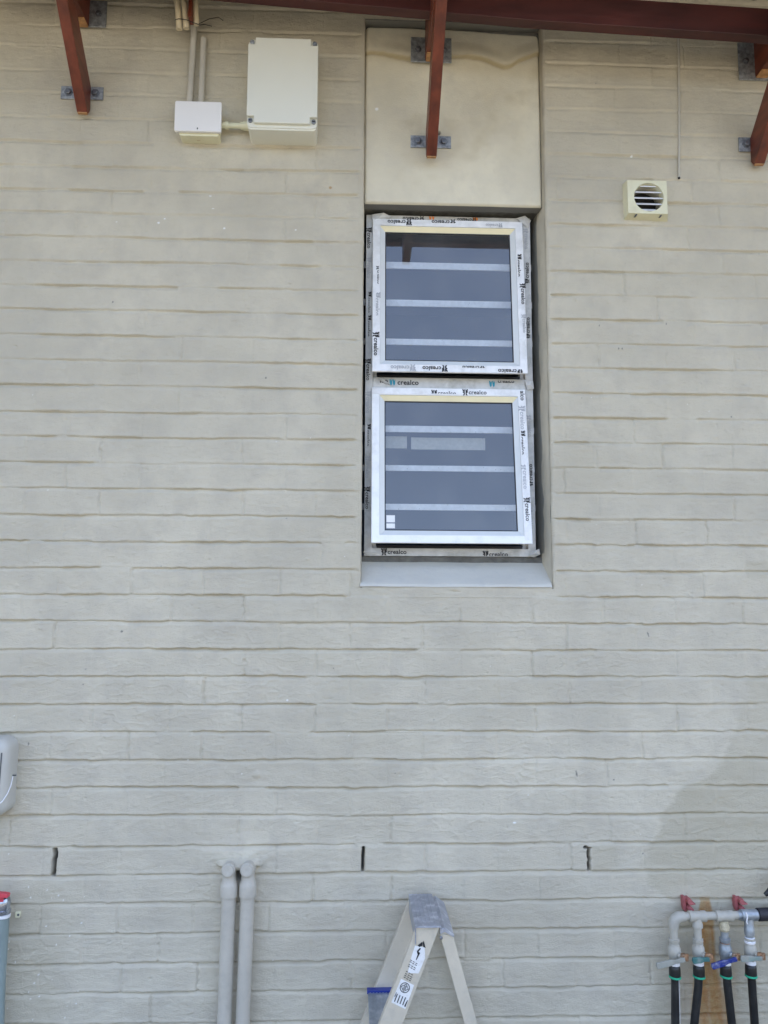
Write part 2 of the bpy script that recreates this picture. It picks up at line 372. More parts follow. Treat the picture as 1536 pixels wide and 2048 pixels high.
# bricks and bed joints
joint_dark = np.zeros_like(H)
smooth_sill = (sstep(-.02, .03, XX)*(1-sstep(.64, .72, XX)))*(sstep(1.63, 1.67, ZZ))*(1-sstep(1.73, 1.76, ZZ))
near_open = sstep(OX0-.035, OX0-.008, XX)*(1-sstep(OX1+.008, OX1+.022, XX))*sstep(1.60, 1.70, ZZ)
topfix = {0: .003, 1: -.006, 2: -.002, 3: -.005, 5: .004, 6: .006, 7: .006, 12: -.003, 16: .006, 24: -.003, 30: -.004, 31: -.008, 34: -.003}
for k in range(-6, 45):
    zj = Z0-k*.085+topfix.get(k, 0)*(-1)*(1-sstep(-.6, .1, GX))*0.8
    amp = .0020 if k < 24 else .0030
    zj = zj+amp*noise1(GX, .16, 100+k, 3)+(.0014 if k < 20 else .0024)*noise1(GX, .030, 200+k, 3)
    # occasional slumps where mortar hangs over the joint
    sl = np.clip(noise1(GX, .10, 300+k, 2)-.62, 0, 1); zj = zj-sl*.010*(1 if k > 18 else .3)
    depth = .0056+.0072*sstep(-.45, .45, noise1(GX, .22, 400+k, 2))
    depth = depth*(.2+.8*sstep(-.75, -.40, noise1(GX, .13, 500+k, 3)))
    if k < 5: depth = depth*.6
    depth = depth*(.85 if k < 20 else 1.0)
    rj = np.random.RandomState(1700+k); xs_ = np.arange(-4.3, 4.6, .116)+rj.uniform(-.03, .03, 77)
    seg_f = rj.choice([.15, .5, .8, 1.0, 1.2], size=77, p=[.04, .12, .30, .34, .20])
    seg_i = np.clip(np.searchsorted(xs_, GX), 0, 76); sf = seg_f[seg_i]
    for _ in range(3): sf[1:-1] = (sf[:-2]+sf[1:-1]+sf[2:])/3
    depth = depth*sf; zj = zj+(sf-.6)*.0016
    wid = .0125+.003*noise1(GX, .2, 600+k)
    lo, hi = np.searchsorted(GZ, zj.min()-.03), np.searchsorted(GZ, zj.max()+.01)
    if hi-lo < 2: continue
    t = (zj[None, :]-ZZ[lo:hi])/wid[None, :]
    prof = sstep(-.08, .10, t)*np.clip(1-t, 0, 1)**.8
    fade = (1-smooth_sill[lo:hi])*(1-near_open[lo:hi])
    H[lo:hi] -= depth[None, :]*prof*fade
    # brick arris: a slight lip over the joint
    H[lo:hi] += .0009*np.exp(-((t+.45)/.3)**2)*fade
    joint_dark[lo:hi] += sstep(-.02, .1, t)*(1-sstep(.25, .6, t))*sstep(.3, .9, depth/.010)[None, :]*fade
    # bricks between joint k and k+1
    r = np.random.RandomState(900+k)
    off = (.116 if k % 2 else 0)+r.uniform(-.015, .015)
    b0 = int(math.floor((GX[0]-off)/.232)); b1 = int(math.ceil((GX[-1]-off)/.232))
    zt = Z0-k*.085; zlo, zhi = np.searchsorted(GZ, zt-.085), np.searchsorted(GZ, zt-.004)
    if zhi-zlo < 2: continue
    face = np.zeros(len(GX))
    for b in range(b0, b1+1):
        xa = off+b*.232+r.uniform(-.006, .006)
        sel = (GX >= xa) & (GX < xa+.232)
        face[sel] = r.uniform(-.0019, .0019)+(GX[sel]-xa-.116)*r.uniform(-.006, .006)
        s = r.choice([.1, .4, .8, 1.2], p=[.35, .3, .2, .15])*(1.0 if k > 15 else .75)
        if r.rand() < .7 or k > 20:
            zz = GZ[zlo:zhi]; xc = xa+.0022*np.interp(zz, np.linspace(zz[0], zz[-1], 6), r.uniform(-1, 1, 6))
            vj = np.exp(-((XX[zlo:zhi]-xc[:, None])/.0036)**2)
            H[zlo:zhi] -= .0058*s*vj*(1-near_open[zlo:zhi])*(1-smooth_sill[zlo:zhi])*(.6+.4*noise2(GX, zz, .03, .012, 50+k, 1))
    fs = face.copy()
    for _ in range(2): fs[1:-1] = (fs[:-2]+fs[1:-1]+fs[2:])/3
    H[zlo:zhi] += fs[None, :]
# opening arris rounding
def edge_round(d, r=.012):
    t = np.clip(d, 0, r); return r-np.sqrt(np.maximum(r*r-(r-t)**2, 0))
inz = (ZZ > OZ0-.012) & (ZZ < OZ1+.006)
dL = np.abs(OX0-XX)+.0; dR = np.abs(XX-OX1)
wobR = .0016*noise1(GZ, .06, 77, 3)
H -= np.where(inz & (XX <= OX0+1e-6), edge_round(dL+wobR[:, None]*.5, .007), 0)
H -= np.where(inz & (XX >= OX1-1e-6), edge_round(dR+wobR[:, None], .012), 0)
inx = (XX > OX0-.004) & (XX < OX1+.004)
H -= np.where(inx & (ZZ <= OZ0+1e-6), edge_round(np.abs(OZ0-ZZ), .010), 0)
# weep slots
marks = np.zeros(XX.shape+(4,))
for xc, w_, z0, z1 in ((-.898, .0062, .832, .914), (.0418, .0042, .838, .912), (.7485, .0042, .834, .905)):
    jag = noise1(GZ, .012, int(abs(xc)*1000), 2)*.0018
    ins = sstep(w_+.002, w_-.0015, np.abs(XX-xc-jag[:, None]-(ZZ-.87)*.02))*((ZZ > z0) & (ZZ < z1))
    ins = 1-sstep(w_-.0025, w_+.0015, np.abs(XX-xc-jag[:, None]-(ZZ-.87)*.03)); ins = ins*sstep(z0-.002, z0+.003, ZZ)*(1-sstep(z1-.003, z1+.002, ZZ))
    H -= .045*ins; marks[..., 3] = np.maximum(marks[..., 3], ins)
bl = np.exp(-(((XX-.739)/.010)**2+((ZZ-.905)/.007)**2)); H -= .02*sstep(.5, .8, bl); marks[..., 3] = np.maximum(marks[..., 3], sstep(.5, .8, bl))
# patched mortar lump around the drain elbows
lump = np.exp(-(((XX+.337)/.075)**2+((ZZ-.885)/.03)**2)**1.3)
H += lump*(.010+.005*noise2(GX, GZ, .02, .012, 8, 3))
cav = np.exp(-(((XX+.337)/.02)**2+((ZZ-.84)/.03)**2)**2); H -= cav*.02; marks[..., 3] = np.maximum(marks[..., 3], sstep(.3, .9, cav)*.9)
rp_ = np.random.RandomState(21)
for _ in range(900):
    xs, zs = rp_.uniform(-1.28, 1.58), rp_.uniform(.36, 3.8); rx, rz = rp_.uniform(.002, .006), rp_.uniform(.0015, .004); hh = rp_.choice([-1, -1, 1])*rp_.uniform(.0008, .0028)
    i0, i1 = np.searchsorted(GX, [xs-.02, xs+.02]); j0, j1 = np.searchsorted(GZ, [zs-.015, zs+.015])
    H[j0:j1, i0:i1] += hh*np.exp(-(((XX[j0:j1, i0:i1]-xs)/rx)**2+((ZZ[j0:j1, i0:i1]-zs)/rz)**2))
# small scars
for xs, zs, rx, rz, hh in ((.33, 1.70, .018, .005, -.004), (-.98, 1.60, .02, .007, .004), (.80, 1.60, .02, .006, .003), (-.29, 1.13, .012, .01, .004)):
    H += hh*np.exp(-(((XX-xs)/rx)**2+((ZZ-zs)/rz)**2)**1.5)*(1+.6*noise2(GX, GZ, .01, .006, 9, 2))
# --- marks: darker repainted area low on the right, second one low left
pts = [(1.66, 1.6), (1.27, 1.42), (1.22, 1.22), (1.14, 1.115), (1.055, 1.09), (1.00, 1.02), (.965, .95), (.93, .88), (.93, .80), (1.0, .74), (.985, .60), (.93, .45), (.90, .2)]
zb = np.array([p[1] for p in pts])[::-1]; xb = np.array([p[0] for p in pts])[::-1]
bx = np.interp(GZ, zb, xb, right=9)+.022*noise1(GZ, .06, 31, 4)
bx[GZ > 1.6] = 9
m1 = sstep(-.010, .016, XX-bx[:, None]+.02*noise2(GX, GZ, .05, .03, 38, 3))*(.58+.40*noise2(GX, GZ, .13, .08, 32, 4))*(1-.35*sstep(1.05, 1.4, ZZ))
m2 = sstep(.757, .763, XX)*(1-sstep(.83, .86, XX+.02*noise2(GX, GZ, .05, .05, 33, 2)))*sstep(.835, .84, ZZ)*(1-sstep(.905, .912, ZZ))*.5
m3 = sstep(1.0, 1.08, XX+.03*noise2(GX, GZ, .06, .05, 34, 2))*sstep(1.74, 1.76, ZZ)*(1-sstep(1.80, 1.81, ZZ))*sstep(1.29, 1.30, XX)*.5
m4 = (1-sstep(-.93, -.80, XX+.04*noise2(GX, GZ, .1, .1, 35, 3)))*(1-sstep(.78, .84, ZZ))*.5
m5 = sstep(.15, .6, noise2(GX, GZ, .5, .35, 36, 3))*.22
marks[..., 0] = np.clip(m1+m2+m3+m4+m5, 0, 1)
# rust run below the header pipe
rx0 = 1.112; rr = np.abs(XX-rx0-.012*noise1(GZ, .2, 40)[:, None])
wd = np.interp(GZ, [.0, .42, .55, .70, .74], [.085, .072, .040, .030, .018])
ru = (1-sstep(.65, 1.05, rr/wd[:, None]))*(1-sstep(.735, .765, ZZ))*(.85+.3*noise2(GX, GZ, .012, .2, 41, 3))
ru2 = (1-sstep(.6, 1.1, np.abs(XX-1.10)/.12))*(1-sstep(.50, .66, ZZ))*.30*(.6+.6*noise2(GX, GZ, .02, .25, 42, 3))
marks[..., 1] = np.clip(np.maximum(ru, ru2), 0, .95)
# white paint specks and dark flecks
r = np.random.RandomState(5)
def speck(ch, x, z, a, b, v=1.0, rot=0.0):
    i0, i1 = np.searchsorted(GX, [x-.02, x+.02]); j0, j1 = np.searchsorted(GZ, [z-.03, z+.03])
    dx = XX[j0:j1, i0:i1]-x; dz = ZZ[j0:j1, i0:i1]-z
    u = dx*math.cos(rot)+dz*math.sin(rot); q = -dx*math.sin(rot)+dz*math.cos(rot)
    e = v*(1-sstep(.6, 1.1, np.sqrt((u/a)**2+(q/b)**2)))
    marks[j0:j1, i0:i1, ch] = np.maximum(marks[j0:j1, i0:i1, ch], e)
for x, z, a, b in ((-.66, 2.93, .005, .004), (-.64, 2.945, .003, .003), (-.80, 2.93, .003, .002), (-.44, 2.915, .004, .004), (-.49, 3.03, .005, .003), (-.48, 2.985, .004, .002),
                   (.962, 3.215, .005, .004), (-.20, 1.357, .004, .003), (.515, .982, .006, .003), (-.505, 1.175, .003, .002), (.56, 1.065, .003, .002), (-.20, 2.915, .003, .003)):
    speck(2, x, z, a, b)
for i in range(26): speck(2, r.uniform(-1.02, -.80), r.uniform(.42, .86), r.uniform(.0015, .003), r.uniform(.0015, .0035), .8)
for i in range(30): speck(2, r.uniform(-1.2, 1.4), r.uniform(.42, 2.4), .0018, .0018, .8)
for x, z, a, b, rt_ in ((-.80, 2.65, .003, .004, 0), (-.29, 2.40, .003, .004, 0), (.83, 2.60, .0025, .004, 0), (1.06, 2.61, .0025, .004, 0), (.905, 2.52, .0025, .004, 0), (.893, 2.52, .0025, .004, .2), (-.725, 1.57, .004, .004, 0),
                        (.962, 1.565, .0025, .010, .25), (.715, 1.13, .003, .012, .2), (-.995, 1.225, .003, .006, 0), (.835, 1.11, .003, .003, 0), (.92, .885, .003, .003, 0), (1.27, 2.29, .003, .003, 0)):
    speck(3, x, z, a, b, .85, rt_)
for i in range(14): speck(3, r.uniform(-1.2, 1.5), r.uniform(.5, 3.5), .0022, .0026, .7)
speck(1, -.085, 3.07, .006, .006, .8)
vh = 1-sstep(.044, .050, np.hypot(XX-1.0035, ZZ-3.046)); H -= .045*vh; marks[..., 3] = np.maximum(marks[..., 3], vh)
V = np.stack([XX, -H, ZZ], -1)
cx = (GX[:-1]+GX[1:])/2; cz = (GZ[:-1]+GZ[1:])/2
hole = ((cx > OX0) & (cx < OX1))[None, :] & ((cz > OZ0) & (cz < OZ1))[:, None]
grid_obj('brickwork', V, ~hole, M_wall, wall, marks)
# body of the wall behind the skin
mb = MB()
mb.box(-4.0, OX0-.03, .06, .26, 0, 4.45); mb.box(OX1+.03, 4.2, .06, .26, 0, 4.45)
mb.box(OX0-.03, OX1+.03, .06, .26, 0, OZ0-.08); mb.box(OX0-.03, OX1+.03, .07, .26, 3.06, 4.45)
obj('wall_core', mb, M_cement, wall)

# jambs of the opening, each a displaced sheet going into the wall
def jamb(x, sgn, name):
    YY = axis([(.0055, .20, .0035)]); ZJ = axis([(OZ0-.03, OZ1, .006)])
    Yg, Zg = np.meshgrid(YY, ZJ)
    n = noise2(YY, ZJ, .04, .06, 60+int(sgn), 3)
    X = x+sgn*(.0015*n)-sgn*0-(.012*Yg/.12 if sgn > 0 else -0.002*Yg/.12)
    X = X+np.where(Yg < .012, 0, 0)
    mk = np.zeros(Yg.shape+(4,))
    lim = .088-.022*np.clip(noise1(ZJ, .16, 63+int(sgn), 4)+.15, 0, 1)*2
    lim = np.where(ZJ < 1.83, .10, lim)
    mk[..., 3] = sstep(-.002, .003, Yg-lim[:, None])*(ZJ[:, None] < 3.04)
    V = np.stack([X, Yg, Zg], -1)
    grid_obj(name, V, np.ones((len(ZJ)-1, len(YY)-1), bool), M_reveal, wall, mk)
jamb(OX0, -1, 'jamb'); jamb(OX1, 1, 'jamb')
# top of the opening: dark joint over the plaster panel
obj('lintel_joint', MB().box(OX0-.002, OX1+.002, .004, .07, OZ1-.002, OZ1+.012), M_reveal, wall)

# cream plaster panel above the window
PX = axis([(.0285, .6495, .003)]); PZ = axis([(3.030, 3.694, .003)])
pxx, pzz = np.meshgrid(PX, PZ)
topedge = 3.688+.003*noise1(PX, .12, 70, 3)-.012*sstep(.1, .2, PX)*0-.010*sstep(.30, .62, PX)
dx_ = np.minimum(pxx-PX[0], PX[-1]-pxx); dz_ = np.minimum(pzz-PZ[0], topedge[None, :]-pzz)
def rnd(d, r): t = np.clip(d, 0, r); return r-np.sqrt(np.maximum(r*r-(r-t)**2, 0))
cr = np.clip(.022-dx_, 0, 1)**2+np.clip(.022-(topedge[None, :]-pzz), 0, 1)**2
ph = -rnd(dx_, .012)-rnd(pzz-PZ[0], .009)-rnd(topedge[None, :]-pzz, .010)-np.clip(np.sqrt(cr)-.018, 0, .02)*2
ph += .0018*noise2(PX, PZ, .2, .15, 71, 2)+.0006*noise2(PX, PZ, .04, .03, 72, 3)
ck = 3.585-.02*sstep(.03, .2, PX)+.012*noise1(PX, .09, 73, 3)+.018*sstep(.25, .35, PX)-.03*np.exp(-((PX-.52)/.05)**2)+.02*sstep(.55, .64, PX)
cdist = pzz-ck[None, :]
ph += .013*sstep(-.007, .001, cdist)*(1-sstep(.004, .06, cdist))*(.5+.5*sstep(-.3, .4, noise1(PX, .08, 74, 2)))[None, :]
ph = np.where(topedge[None, :]-pzz < 0, -.03, ph)
mk = np.zeros(pxx.shape+(4,))
mk[..., 0] = np.clip(1.0*np.exp(-((cdist+.004)/.007)**2)+.28*sstep(.2,.7,noise2(PX, PZ, .12, .10, 76, 4)), 0, .9)
for x, z in ((.072, 3.375), (.26, 3.60)):
    mk[..., 2] = np.maximum(mk[..., 2], 1-sstep(.004, .007, np.hypot(pxx-x, pzz-z))) if x < .2 else mk[..., 2]
hole_ = 1-sstep(.006, .009, np.hypot(pxx-.286, pzz-3.292)); mk[..., 3] = hole_; ph -= .012*hole_
grid_obj('plaster_panel', np.stack([pxx, .020-ph, pzz], -1), np.ones((len(PZ)-1, len(PX)-1), bool), M_panel, wall, mk)
mb = MB().box(.0295, .6485, .030, .068, 3.0302, 3.69); obj('panel_soffit', mb, M_panel, wall)
mb = MB().box(OX0-.01, OX1+.01, .066, .20, 3.034, 3.10); obj('cement_bedding', mb, M_cement, wall)
# sloping sill
SX = axis([(OX0-.004, OX1-.002, .004)]); SY = axis([(-.002, .112, .003)])
sxx, syy = np.meshgrid(SX, SY)
sz = 1.7225+.083*np.clip(syy/.105, 0, 1.1)+.0016*noise2(SX, SY, .12, .05, 80, 3)-rnd(syy-SY[0], .008)*.9
grid_obj('sill', np.stack([sxx, syy, sz], -1), np.ones((len(SY)-1, len(SX)-1), bool), M_sill, wall)
mb = MB().box(OX0-.01, OX1-.004, .098, .20, 1.70, 1.8195); obj('cement_bedding', mb, M_cement, wall)

# ---------------------------------------------------------------- lettering
_glyph = {}
def glyphs(txt):
    if txt in _glyph: return _glyph[txt]
    c = bpy.data.curves.new('t', 'FONT'); c.body = txt; c.size = 1.0; c.resolution_u = 3; c.space_character = 1.04; c.offset = .022
    o = bpy.data.objects.new('t', c); COL.objects.link(o)
    dg = bpy.context.evaluated_depsgraph_get(); me = o.evaluated_get(dg).to_mesh()
    vs = [(v.co.x, v.co.y) for v in me.vertices]; fs = [tuple(p.vertices) for p in me.polygons]
    o.evaluated_get(dg).to_mesh_clear(); bpy.data.objects.remove(o); bpy.data.curves.remove(c)
    _glyph[txt] = (vs, fs); return _glyph[txt]
def wing(side):
    """one wing of the emblem: a broad leaf with a notch on its outer side and a hooked foot"""
    a = [(.02, .86), (.20, .90), (.30, .64), (.34, .86), (.46, .88), (.46, .42), (.40, .34), (.46, .28), (.44, -.12), (.26, -.26), (.10, -.24), (.22, -.06), (.26, .14), (.06, .30), (.06, .38), (.22, .44), (.08, .60)]
    return a if side < 0 else [(1.02-x, y) for x, y in a]
def word(mb_, o, u, v, size, txt='crealco', logo=True, lo=-9, hi=9, mirror=False):
    """lay the word in the plane through o, reading along u, letters' up = v; keep only lo < height < hi"""
    o, u, v = Vector(o), Vector(u).normalized(), Vector(v).normalized()
    bm = bmesh.new()
    vs, fs = glyphs(txt)
    bv = [bm.verts.new((x+(1.08 if logo else 0), y, 0)) for x, y in vs]
    for f in fs:
        try: bm.faces.new([bv[i] for i in f])
        except ValueError: pass
    if logo:
        for sd_ in (-1, 1):
            f = bm.faces.new([bm.verts.new((x, y, 0)) for x, y in wing(sd_)]); bmesh.ops.triangulate(bm, faces=[f])
    for h, s in ((lo, 1), (hi, -1)):
        if abs(h) < 8:
            bmesh.ops.bisect_plane(bm, geom=bm.verts[:]+bm.edges[:]+bm.faces[:], plane_co=(0, h, 0), plane_no=(0, -s, 0), clear_outer=True)
    bm.verts.index_update()
    mb_._add([o+u*(p.co.x*size)+v*(p.co.y*size) for p in bm.verts], [tuple(q.index for q in f.verts) for f in bm.faces]); bm.free()
def flat_obj(name, mb_, m, parent):
    me = bpy.data.meshes.new(name); me.from_pydata(mb_.v, [], mb_.f); me.materials.append(m)
    o = bpy.data.objects.new(name, me); COL.objects.link(o); put(o, parent); return o

# ---------------------------------------------------------------- window
win = thing('window', 'white aluminium window with two top hung sashes open, still wearing printed protective film', 'window', (.33, .10, 1.82))
FX0, FX1, FZ0, FZ1, FY = .040, .620, 1.8205, 3.022, .090
mb = MB()
mb.loops([(FX0, FX1, FZ0, FZ1, FY+.055), (FX0, FX1, FZ0, FZ1, FY), (FX0+.026, FX1-.026, FZ0+.026, FZ1-.026, FY),
          (FX0+.026, FX1-.026, FZ0+.026, FZ1-.026, FY+.022), (FX0+.040, FX1-.040, FZ0+.034, FZ1-.040, FY+.022), (FX0+.040, FX1-.040, FZ0+.034, FZ1-.040, FY+.055)], close=True)
frame = obj('outer_frame', mb, M_tapeg, win, bevel=.0008)
mb = MB().box(FX0+.0262, FX1-.0262, FY-.002, FY+.054, 2.3865, 2.434)
transom = obj('transom', mb, M_tapeg, win, bevel=.0012)
mb = MB().box(FX0+.042, FX1-.042, FY+.018, FY+.05, 2.4342, 2.449); mb.box(FX0+.042, FX1-.042, FY+.018, FY+.05, FZ0+.0262, FZ0+.037)
obj('rebate', mb, M_black, win, bevel=.001)
# torn, curled film at the corners
def film(name, pts, m=M_tape):
    mb_ = MB(); n = len(pts)
    c = Vector((0, 0, 0))
    for p in pts: c += Vector(p)
    c /= n; c.y -= .004
    mb_._add([tuple(c)]+pts, [(0, i+1, (i+1) % n+1) for i in range(n)]); return mb_
mb = MB()
for P_ in ([(.57, .086, 3.020), (.60, .078, 3.026), (.622, .084, 3.012), (.612, .088, 2.985), (.585, .080, 3.004)],
           [(.058, .084, 3.020), (.10, .076, 3.024), (.13, .084, 3.012), (.09, .088, 3.000), (.06, .080, 2.995)],
           [(.600, .084, 1.835), (.628, .075, 1.846), (.632, .080, 1.828), (.612, .087, 1.818), (.590, .078, 1.824)],
           [(.035, .084, 1.832), (.062, .080, 1.850), (.085, .078, 1.832), (.06, .087, 1.818)],
           [(.075, .086, 2.434), (.10, .074, 2.425), (.13, .080, 2.402), (.105, .086, 2.412), (.082, .082, 2.428)],
           [(.590, .084, 2.43), (.618, .078, 2.425), (.622, .083, 2.40), (.600, .087, 2.395), (.594, .080, 2.41)]):
    f = film('film', P_); mb._add(f.v, f.f)
flat_obj('film_scrap', mb, M_tapeg, frame)

def sash(zh, L, yh, ang, taped):
    """built in hinge space: x across, z = -distance down the sash, y = outward negative; tilted open about the top"""
    a = math.radians(ang)
    T = Matrix.Translation((0, yh, zh)) @ Matrix.Rotation(-a, 4, 'X')
    x0, x1 = .062, .591
    mb = MB(T)
    mb.loops([(x0+.011, x1-.011, -L+.011, -.011, .030), (x0+.011, x1-.011, -L+.011, -.011, .008), (x0, x1, -L, 0, .008), (x0, x1, -L, 0, .0015), (x0+.0015, x1-.0015, -L+.0015, -.0015, 0), (x0+.026, x1-.026, -L+.026, -.026, 0), (x0+.0265, x1-.0265, -L+.0265, -.0265, .003),
              (x0+.0265, x1-.0265, -L+.0265, -.0265, .030)], close=True)
    fr = obj('sash', mb, M_tape if taped else M_alu, win)
    # glazing beads, four mitred lengths
    i0, i1, d0, d1 = .0268, .044, .0032, .0125
    A = [(x0+i0, d0, -i0), (x1-i0, d0, -i0), (x1-i0, d0, -L+i0), (x0+i0, d0, -L+i0)]
    B = [(x0+i1, d1, -i1), (x1-i1, d1, -i1), (x1-i1, d1, -L+i1), (x0+i1, d1, -L+i1)]
    for k in range(4):
        j = (k+1) % 4; b = MB(T)
        pa, pb, qa, qb = map(Vector, (A[k], A[j], B[k], B[j]))
        e = (pb-pa).normalized()*.0004; bk = Vector((0, .012, 0))
        vs = [pa+e, pb-e, qb-e, qa+e]; vs = vs+[v_+bk for v_ in vs]
        b._add(vs, [(0, 1, 2, 3), (7, 6, 5, 4), (0, 4, 5, 1), (1, 5, 6, 2), (2, 6, 7, 3), (3, 7, 4, 0)])
        o = obj('glazing_bead', b, M_beadtop if k == 0 else M_bead, fr)
        if k == 0: o['label'] = 'top glazing bead with warm ground bounce in its colour'
    gk = MB(T)
    gk.loops([(x0+i1, x1-i1, -L+i1, -i1, .0128), (x0+i1+.0035, x1-i1-.0035, -L+i1+.0035, -i1-.0035, .0135), (x0+i1+.0035, x1-i1-.0035, -L+i1+.0035, -i1-.0035, .0175), (x0+i1, x1-i1, -L+i1, -i1, .0175)], close=True)
    obj('gasket', gk, M_black, fr)
    gp = MB(T); gp._add([(x0+i1-.004, .0155, -L+i1-.004), (x1-i1+.004, .0155, -L+i1-.004), (x1-i1+.004, .0155, -i1+.004), (x0+i1-.004, .0155, -i1+.004)], [(0, 1, 2, 3)])
    flat_obj('glass_pane', gp, M_glass, fr)
    return fr, T, x0, x1, L
up_s, TU, x0, x1, LU = sash(3.004, .567, .080, 4.6, True)
lo_s, TL, _, _, LL = sash(2.396, .543, .080, 7.6, False)
# film still on the right stile of the lower sash
mb = MB(TL); mb.box(x1-.0255, x1-.001, -.0012, -.0002, -LL+.012, -.004); mb.box(x0+.002, x1-.026, -.0012, -.0002, -.024, -.002)
flm = obj('protective_film', mb, M_tape, lo_s)
mb = MB(TL); mb._add([(x0+.050, .0148, -LL+.052), (x0+.078, .0148, -LL+.052), (x0+.078, .0148, -LL+.068), (x0+.050, .0148, -LL+.068)], [(0, 1, 2, 3)])
mb._add([(x0+.050, .0148, -LL+.072), (x0+.078, .0148, -LL+.072), (x0+.078, .0148, -LL+.096), (x0+.050, .0148, -LL+.096)], [(0, 1, 2, 3)])
flat_obj('sticker', mb, M_sticker, lo_s)

X_, Z_ = Vector((1, 0, 0)), Vector((0, 0, 1))
def on(T, mbx, x, z, u, v, size, **k):
    o = T @ Vector((x, -.0016, z)); R3 = T.to_3x3()
    word(mbx, o, R3 @ Vector(u), R3 @ Vector(v), size, **k)
I4 = Matrix.Translation((0, FY, 0))
R_, D_, L_, U_ = (1, 0, 0), (0, 0, -1), (-1, 0, 0), (0, 0, 1)
SZ = .0208
# upper sash: words on each member
k1, kf = MB(), MB()
on(TU, k1, .200, -.006, L_, D_, SZ)                              # upside down on the top rail
on(TU, k1, .355, -.003, L_, D_, SZ, hi=.45)
on(TU, kf, .52, -.012, L_, D_, SZ*.7)
on(TU, k1, .068, -.425, D_, R_, SZ)                              # left stile, reading down
on(TU, kf, .072, -.28, D_, R_, SZ, lo=.1)
on(TU, k1, .079, -.18, D_, R_, SZ*.8, hi=.25)
on(TU, k1, x1-.026, -.125, D_, R_, SZ, lo=.22)                    # right stile
on(TU, k1, x1-.0135, -.235, D_, R_, SZ*.92, hi=1.0)
on(TU, kf, x1-.012, -.35, D_, R_, SZ*.8)
on(TU, k1, .318, -LU+.020, L_, D_, SZ)                           # bottom rail, upside down
on(TU, k1, .445, -LU+.024, L_, D_, SZ*.9, lo=.0, hi=.35)
on(TU, k1, .575, -LU+.0145, L_, D_, SZ, lo=.0, hi=.62)
on(TU, kf, .21, -LU+.021, L_, D_, SZ)
flat_obj('lettering', k1, M_ink, up_s); flat_obj('faded_lettering', kf, M_inkf, up_s)
k1, kf = MB(), MB()
on(TL, k1, x1-.026, -.150, D_, R_, SZ, lo=.2)
on(TL, k1, x1-.019, -.385, D_, R_, SZ*.95)
on(TL, kf, x1-.022, -.06, D_, R_, SZ)
on(TL, kf, x1-.022, -.27, D_, R_, SZ, hi=.5)
on(TL, k1, .265, -.0255, R_, U_, SZ, lo=.25)
on(TL, k1, x1-.018, -.006, D_, R_, SZ, txt='alco', logo=False)
on(TL, k1, .372, -.0205, R_, U_, SZ*.98)
flat_obj('lettering', k1, M_ink, lo_s); flat_obj('faded_lettering', kf, M_inkf, lo_s)
# outer frame
k1, kf, ko, kb = MB(), MB(), MB(), MB()
for z, fade in ((2.975, 0), (2.865, 1), (2.74, 0), (2.655, 0), (2.50, 0), (2.385, 1), (2.27, 0), (2.16, 1), (2.055, 0)):
    on(I4, kf if fade else k1, .0435, z, D_, R_, SZ*.9, **({} if z in (2.975, 2.5, 2.055) or fade else {'lo': .3}))
for z, rev in ((2.985, 0), (2.88, 1), (2.68, 1), (2.31, 0), (2.16, 1), (1.99, 0)):
    if rev: on(I4, k1, .612, z-.1, U_, L_, SZ*.9, lo=-.1, hi=.7)
    else: on(I4, kf, .600, z, D_, R_, SZ*.9, hi=.6)
on(I4, k1, .245, 3.0155, L_, D_, SZ*.9); on(I4, k1, .43, 3.016, L_, D_, SZ*.8, hi=.5)
on(I4, k1, .096, FZ0+.0065, R_, U_, SZ); on(I4, k1, .438, FZ0+.0005, R_, U_, SZ, lo=.05)
on(I4, k1, .30, FZ0+.0235, R_, U_, SZ*.5, lo=.3, hi=.4, logo=False)
IT = Matrix.Translation((0, FY-.0022, 0))
on(IT, k1, .150, 2.4085, R_, U_, SZ*1.15, logo=False, hi=.75); on(IT, k1, .090, 2.4145, R_, U_, SZ*1.05, txt='lco', logo=False)
for x in (.128, .472):
    o_ = IT @ Vector((x, -.0016, 2.408))
    for s_, dx in ((-1, .0), (1, .0105)):
        kb._add([o_+Vector((dx+(p[0]-.25)*.020, 0, p[1]*.020)) for p in ([(q[0], q[1]) for q in [(.0, .9), (.2, .95), (.25, .6), (.45, .95), (.45, .1), (.25, -.2), (.1, .1)]])], [(0, 1, 2, 3, 4, 5, 6)])
for x in (.265, .42):
    o_ = I4 @ Vector((x, -.0016, 3.010))
    for dx in (0, .0105):
        ko._add([o_+Vector((dx+(p[0]-.25)*.018, 0, p[1]*.012)) for p in [(.0, .9), (.2, .95), (.25, .6), (.45, .95), (.45, .1), (.25, -.2), (.1, .1)]], [(0, 1, 2, 3, 4, 5, 6)])
on(IT, k1, .497, 2.421, R_, U_, SZ*.9, logo=False, hi=.35)
flat_obj('lettering', k1, M_ink, frame); flat_obj('faded_lettering', kf, M_inkf, frame)
flat_obj('blue_emblem', kb, M_inkb, transom); flat_obj('orange_emblem', ko, M_inko, frame)

# security bars behind the glass
names = [('top', 'upper'), ('middle', 'upper'), ('bottom', 'upper'), ('top', 'lower'), ('middle', 'lower'), ('bottom', 'lower')]
for (z0, z1), (p, s) in zip(((2.855, 2.880), (2.7155, 2.7396), (2.573, 2.5955), (2.258, 2.281), (2.1205, 2.1405), (1.9835, 2.005)), names):
    o = obj('security_bar', MB().box(.008, .672, .1555, .1605, z0, z1), M_bar, bevel=.0008)
    tag(o, 'flat white steel security bar, %s of the three behind the %s window pane' % (p, s), 'window bar', 'flat security bars behind the window glass')
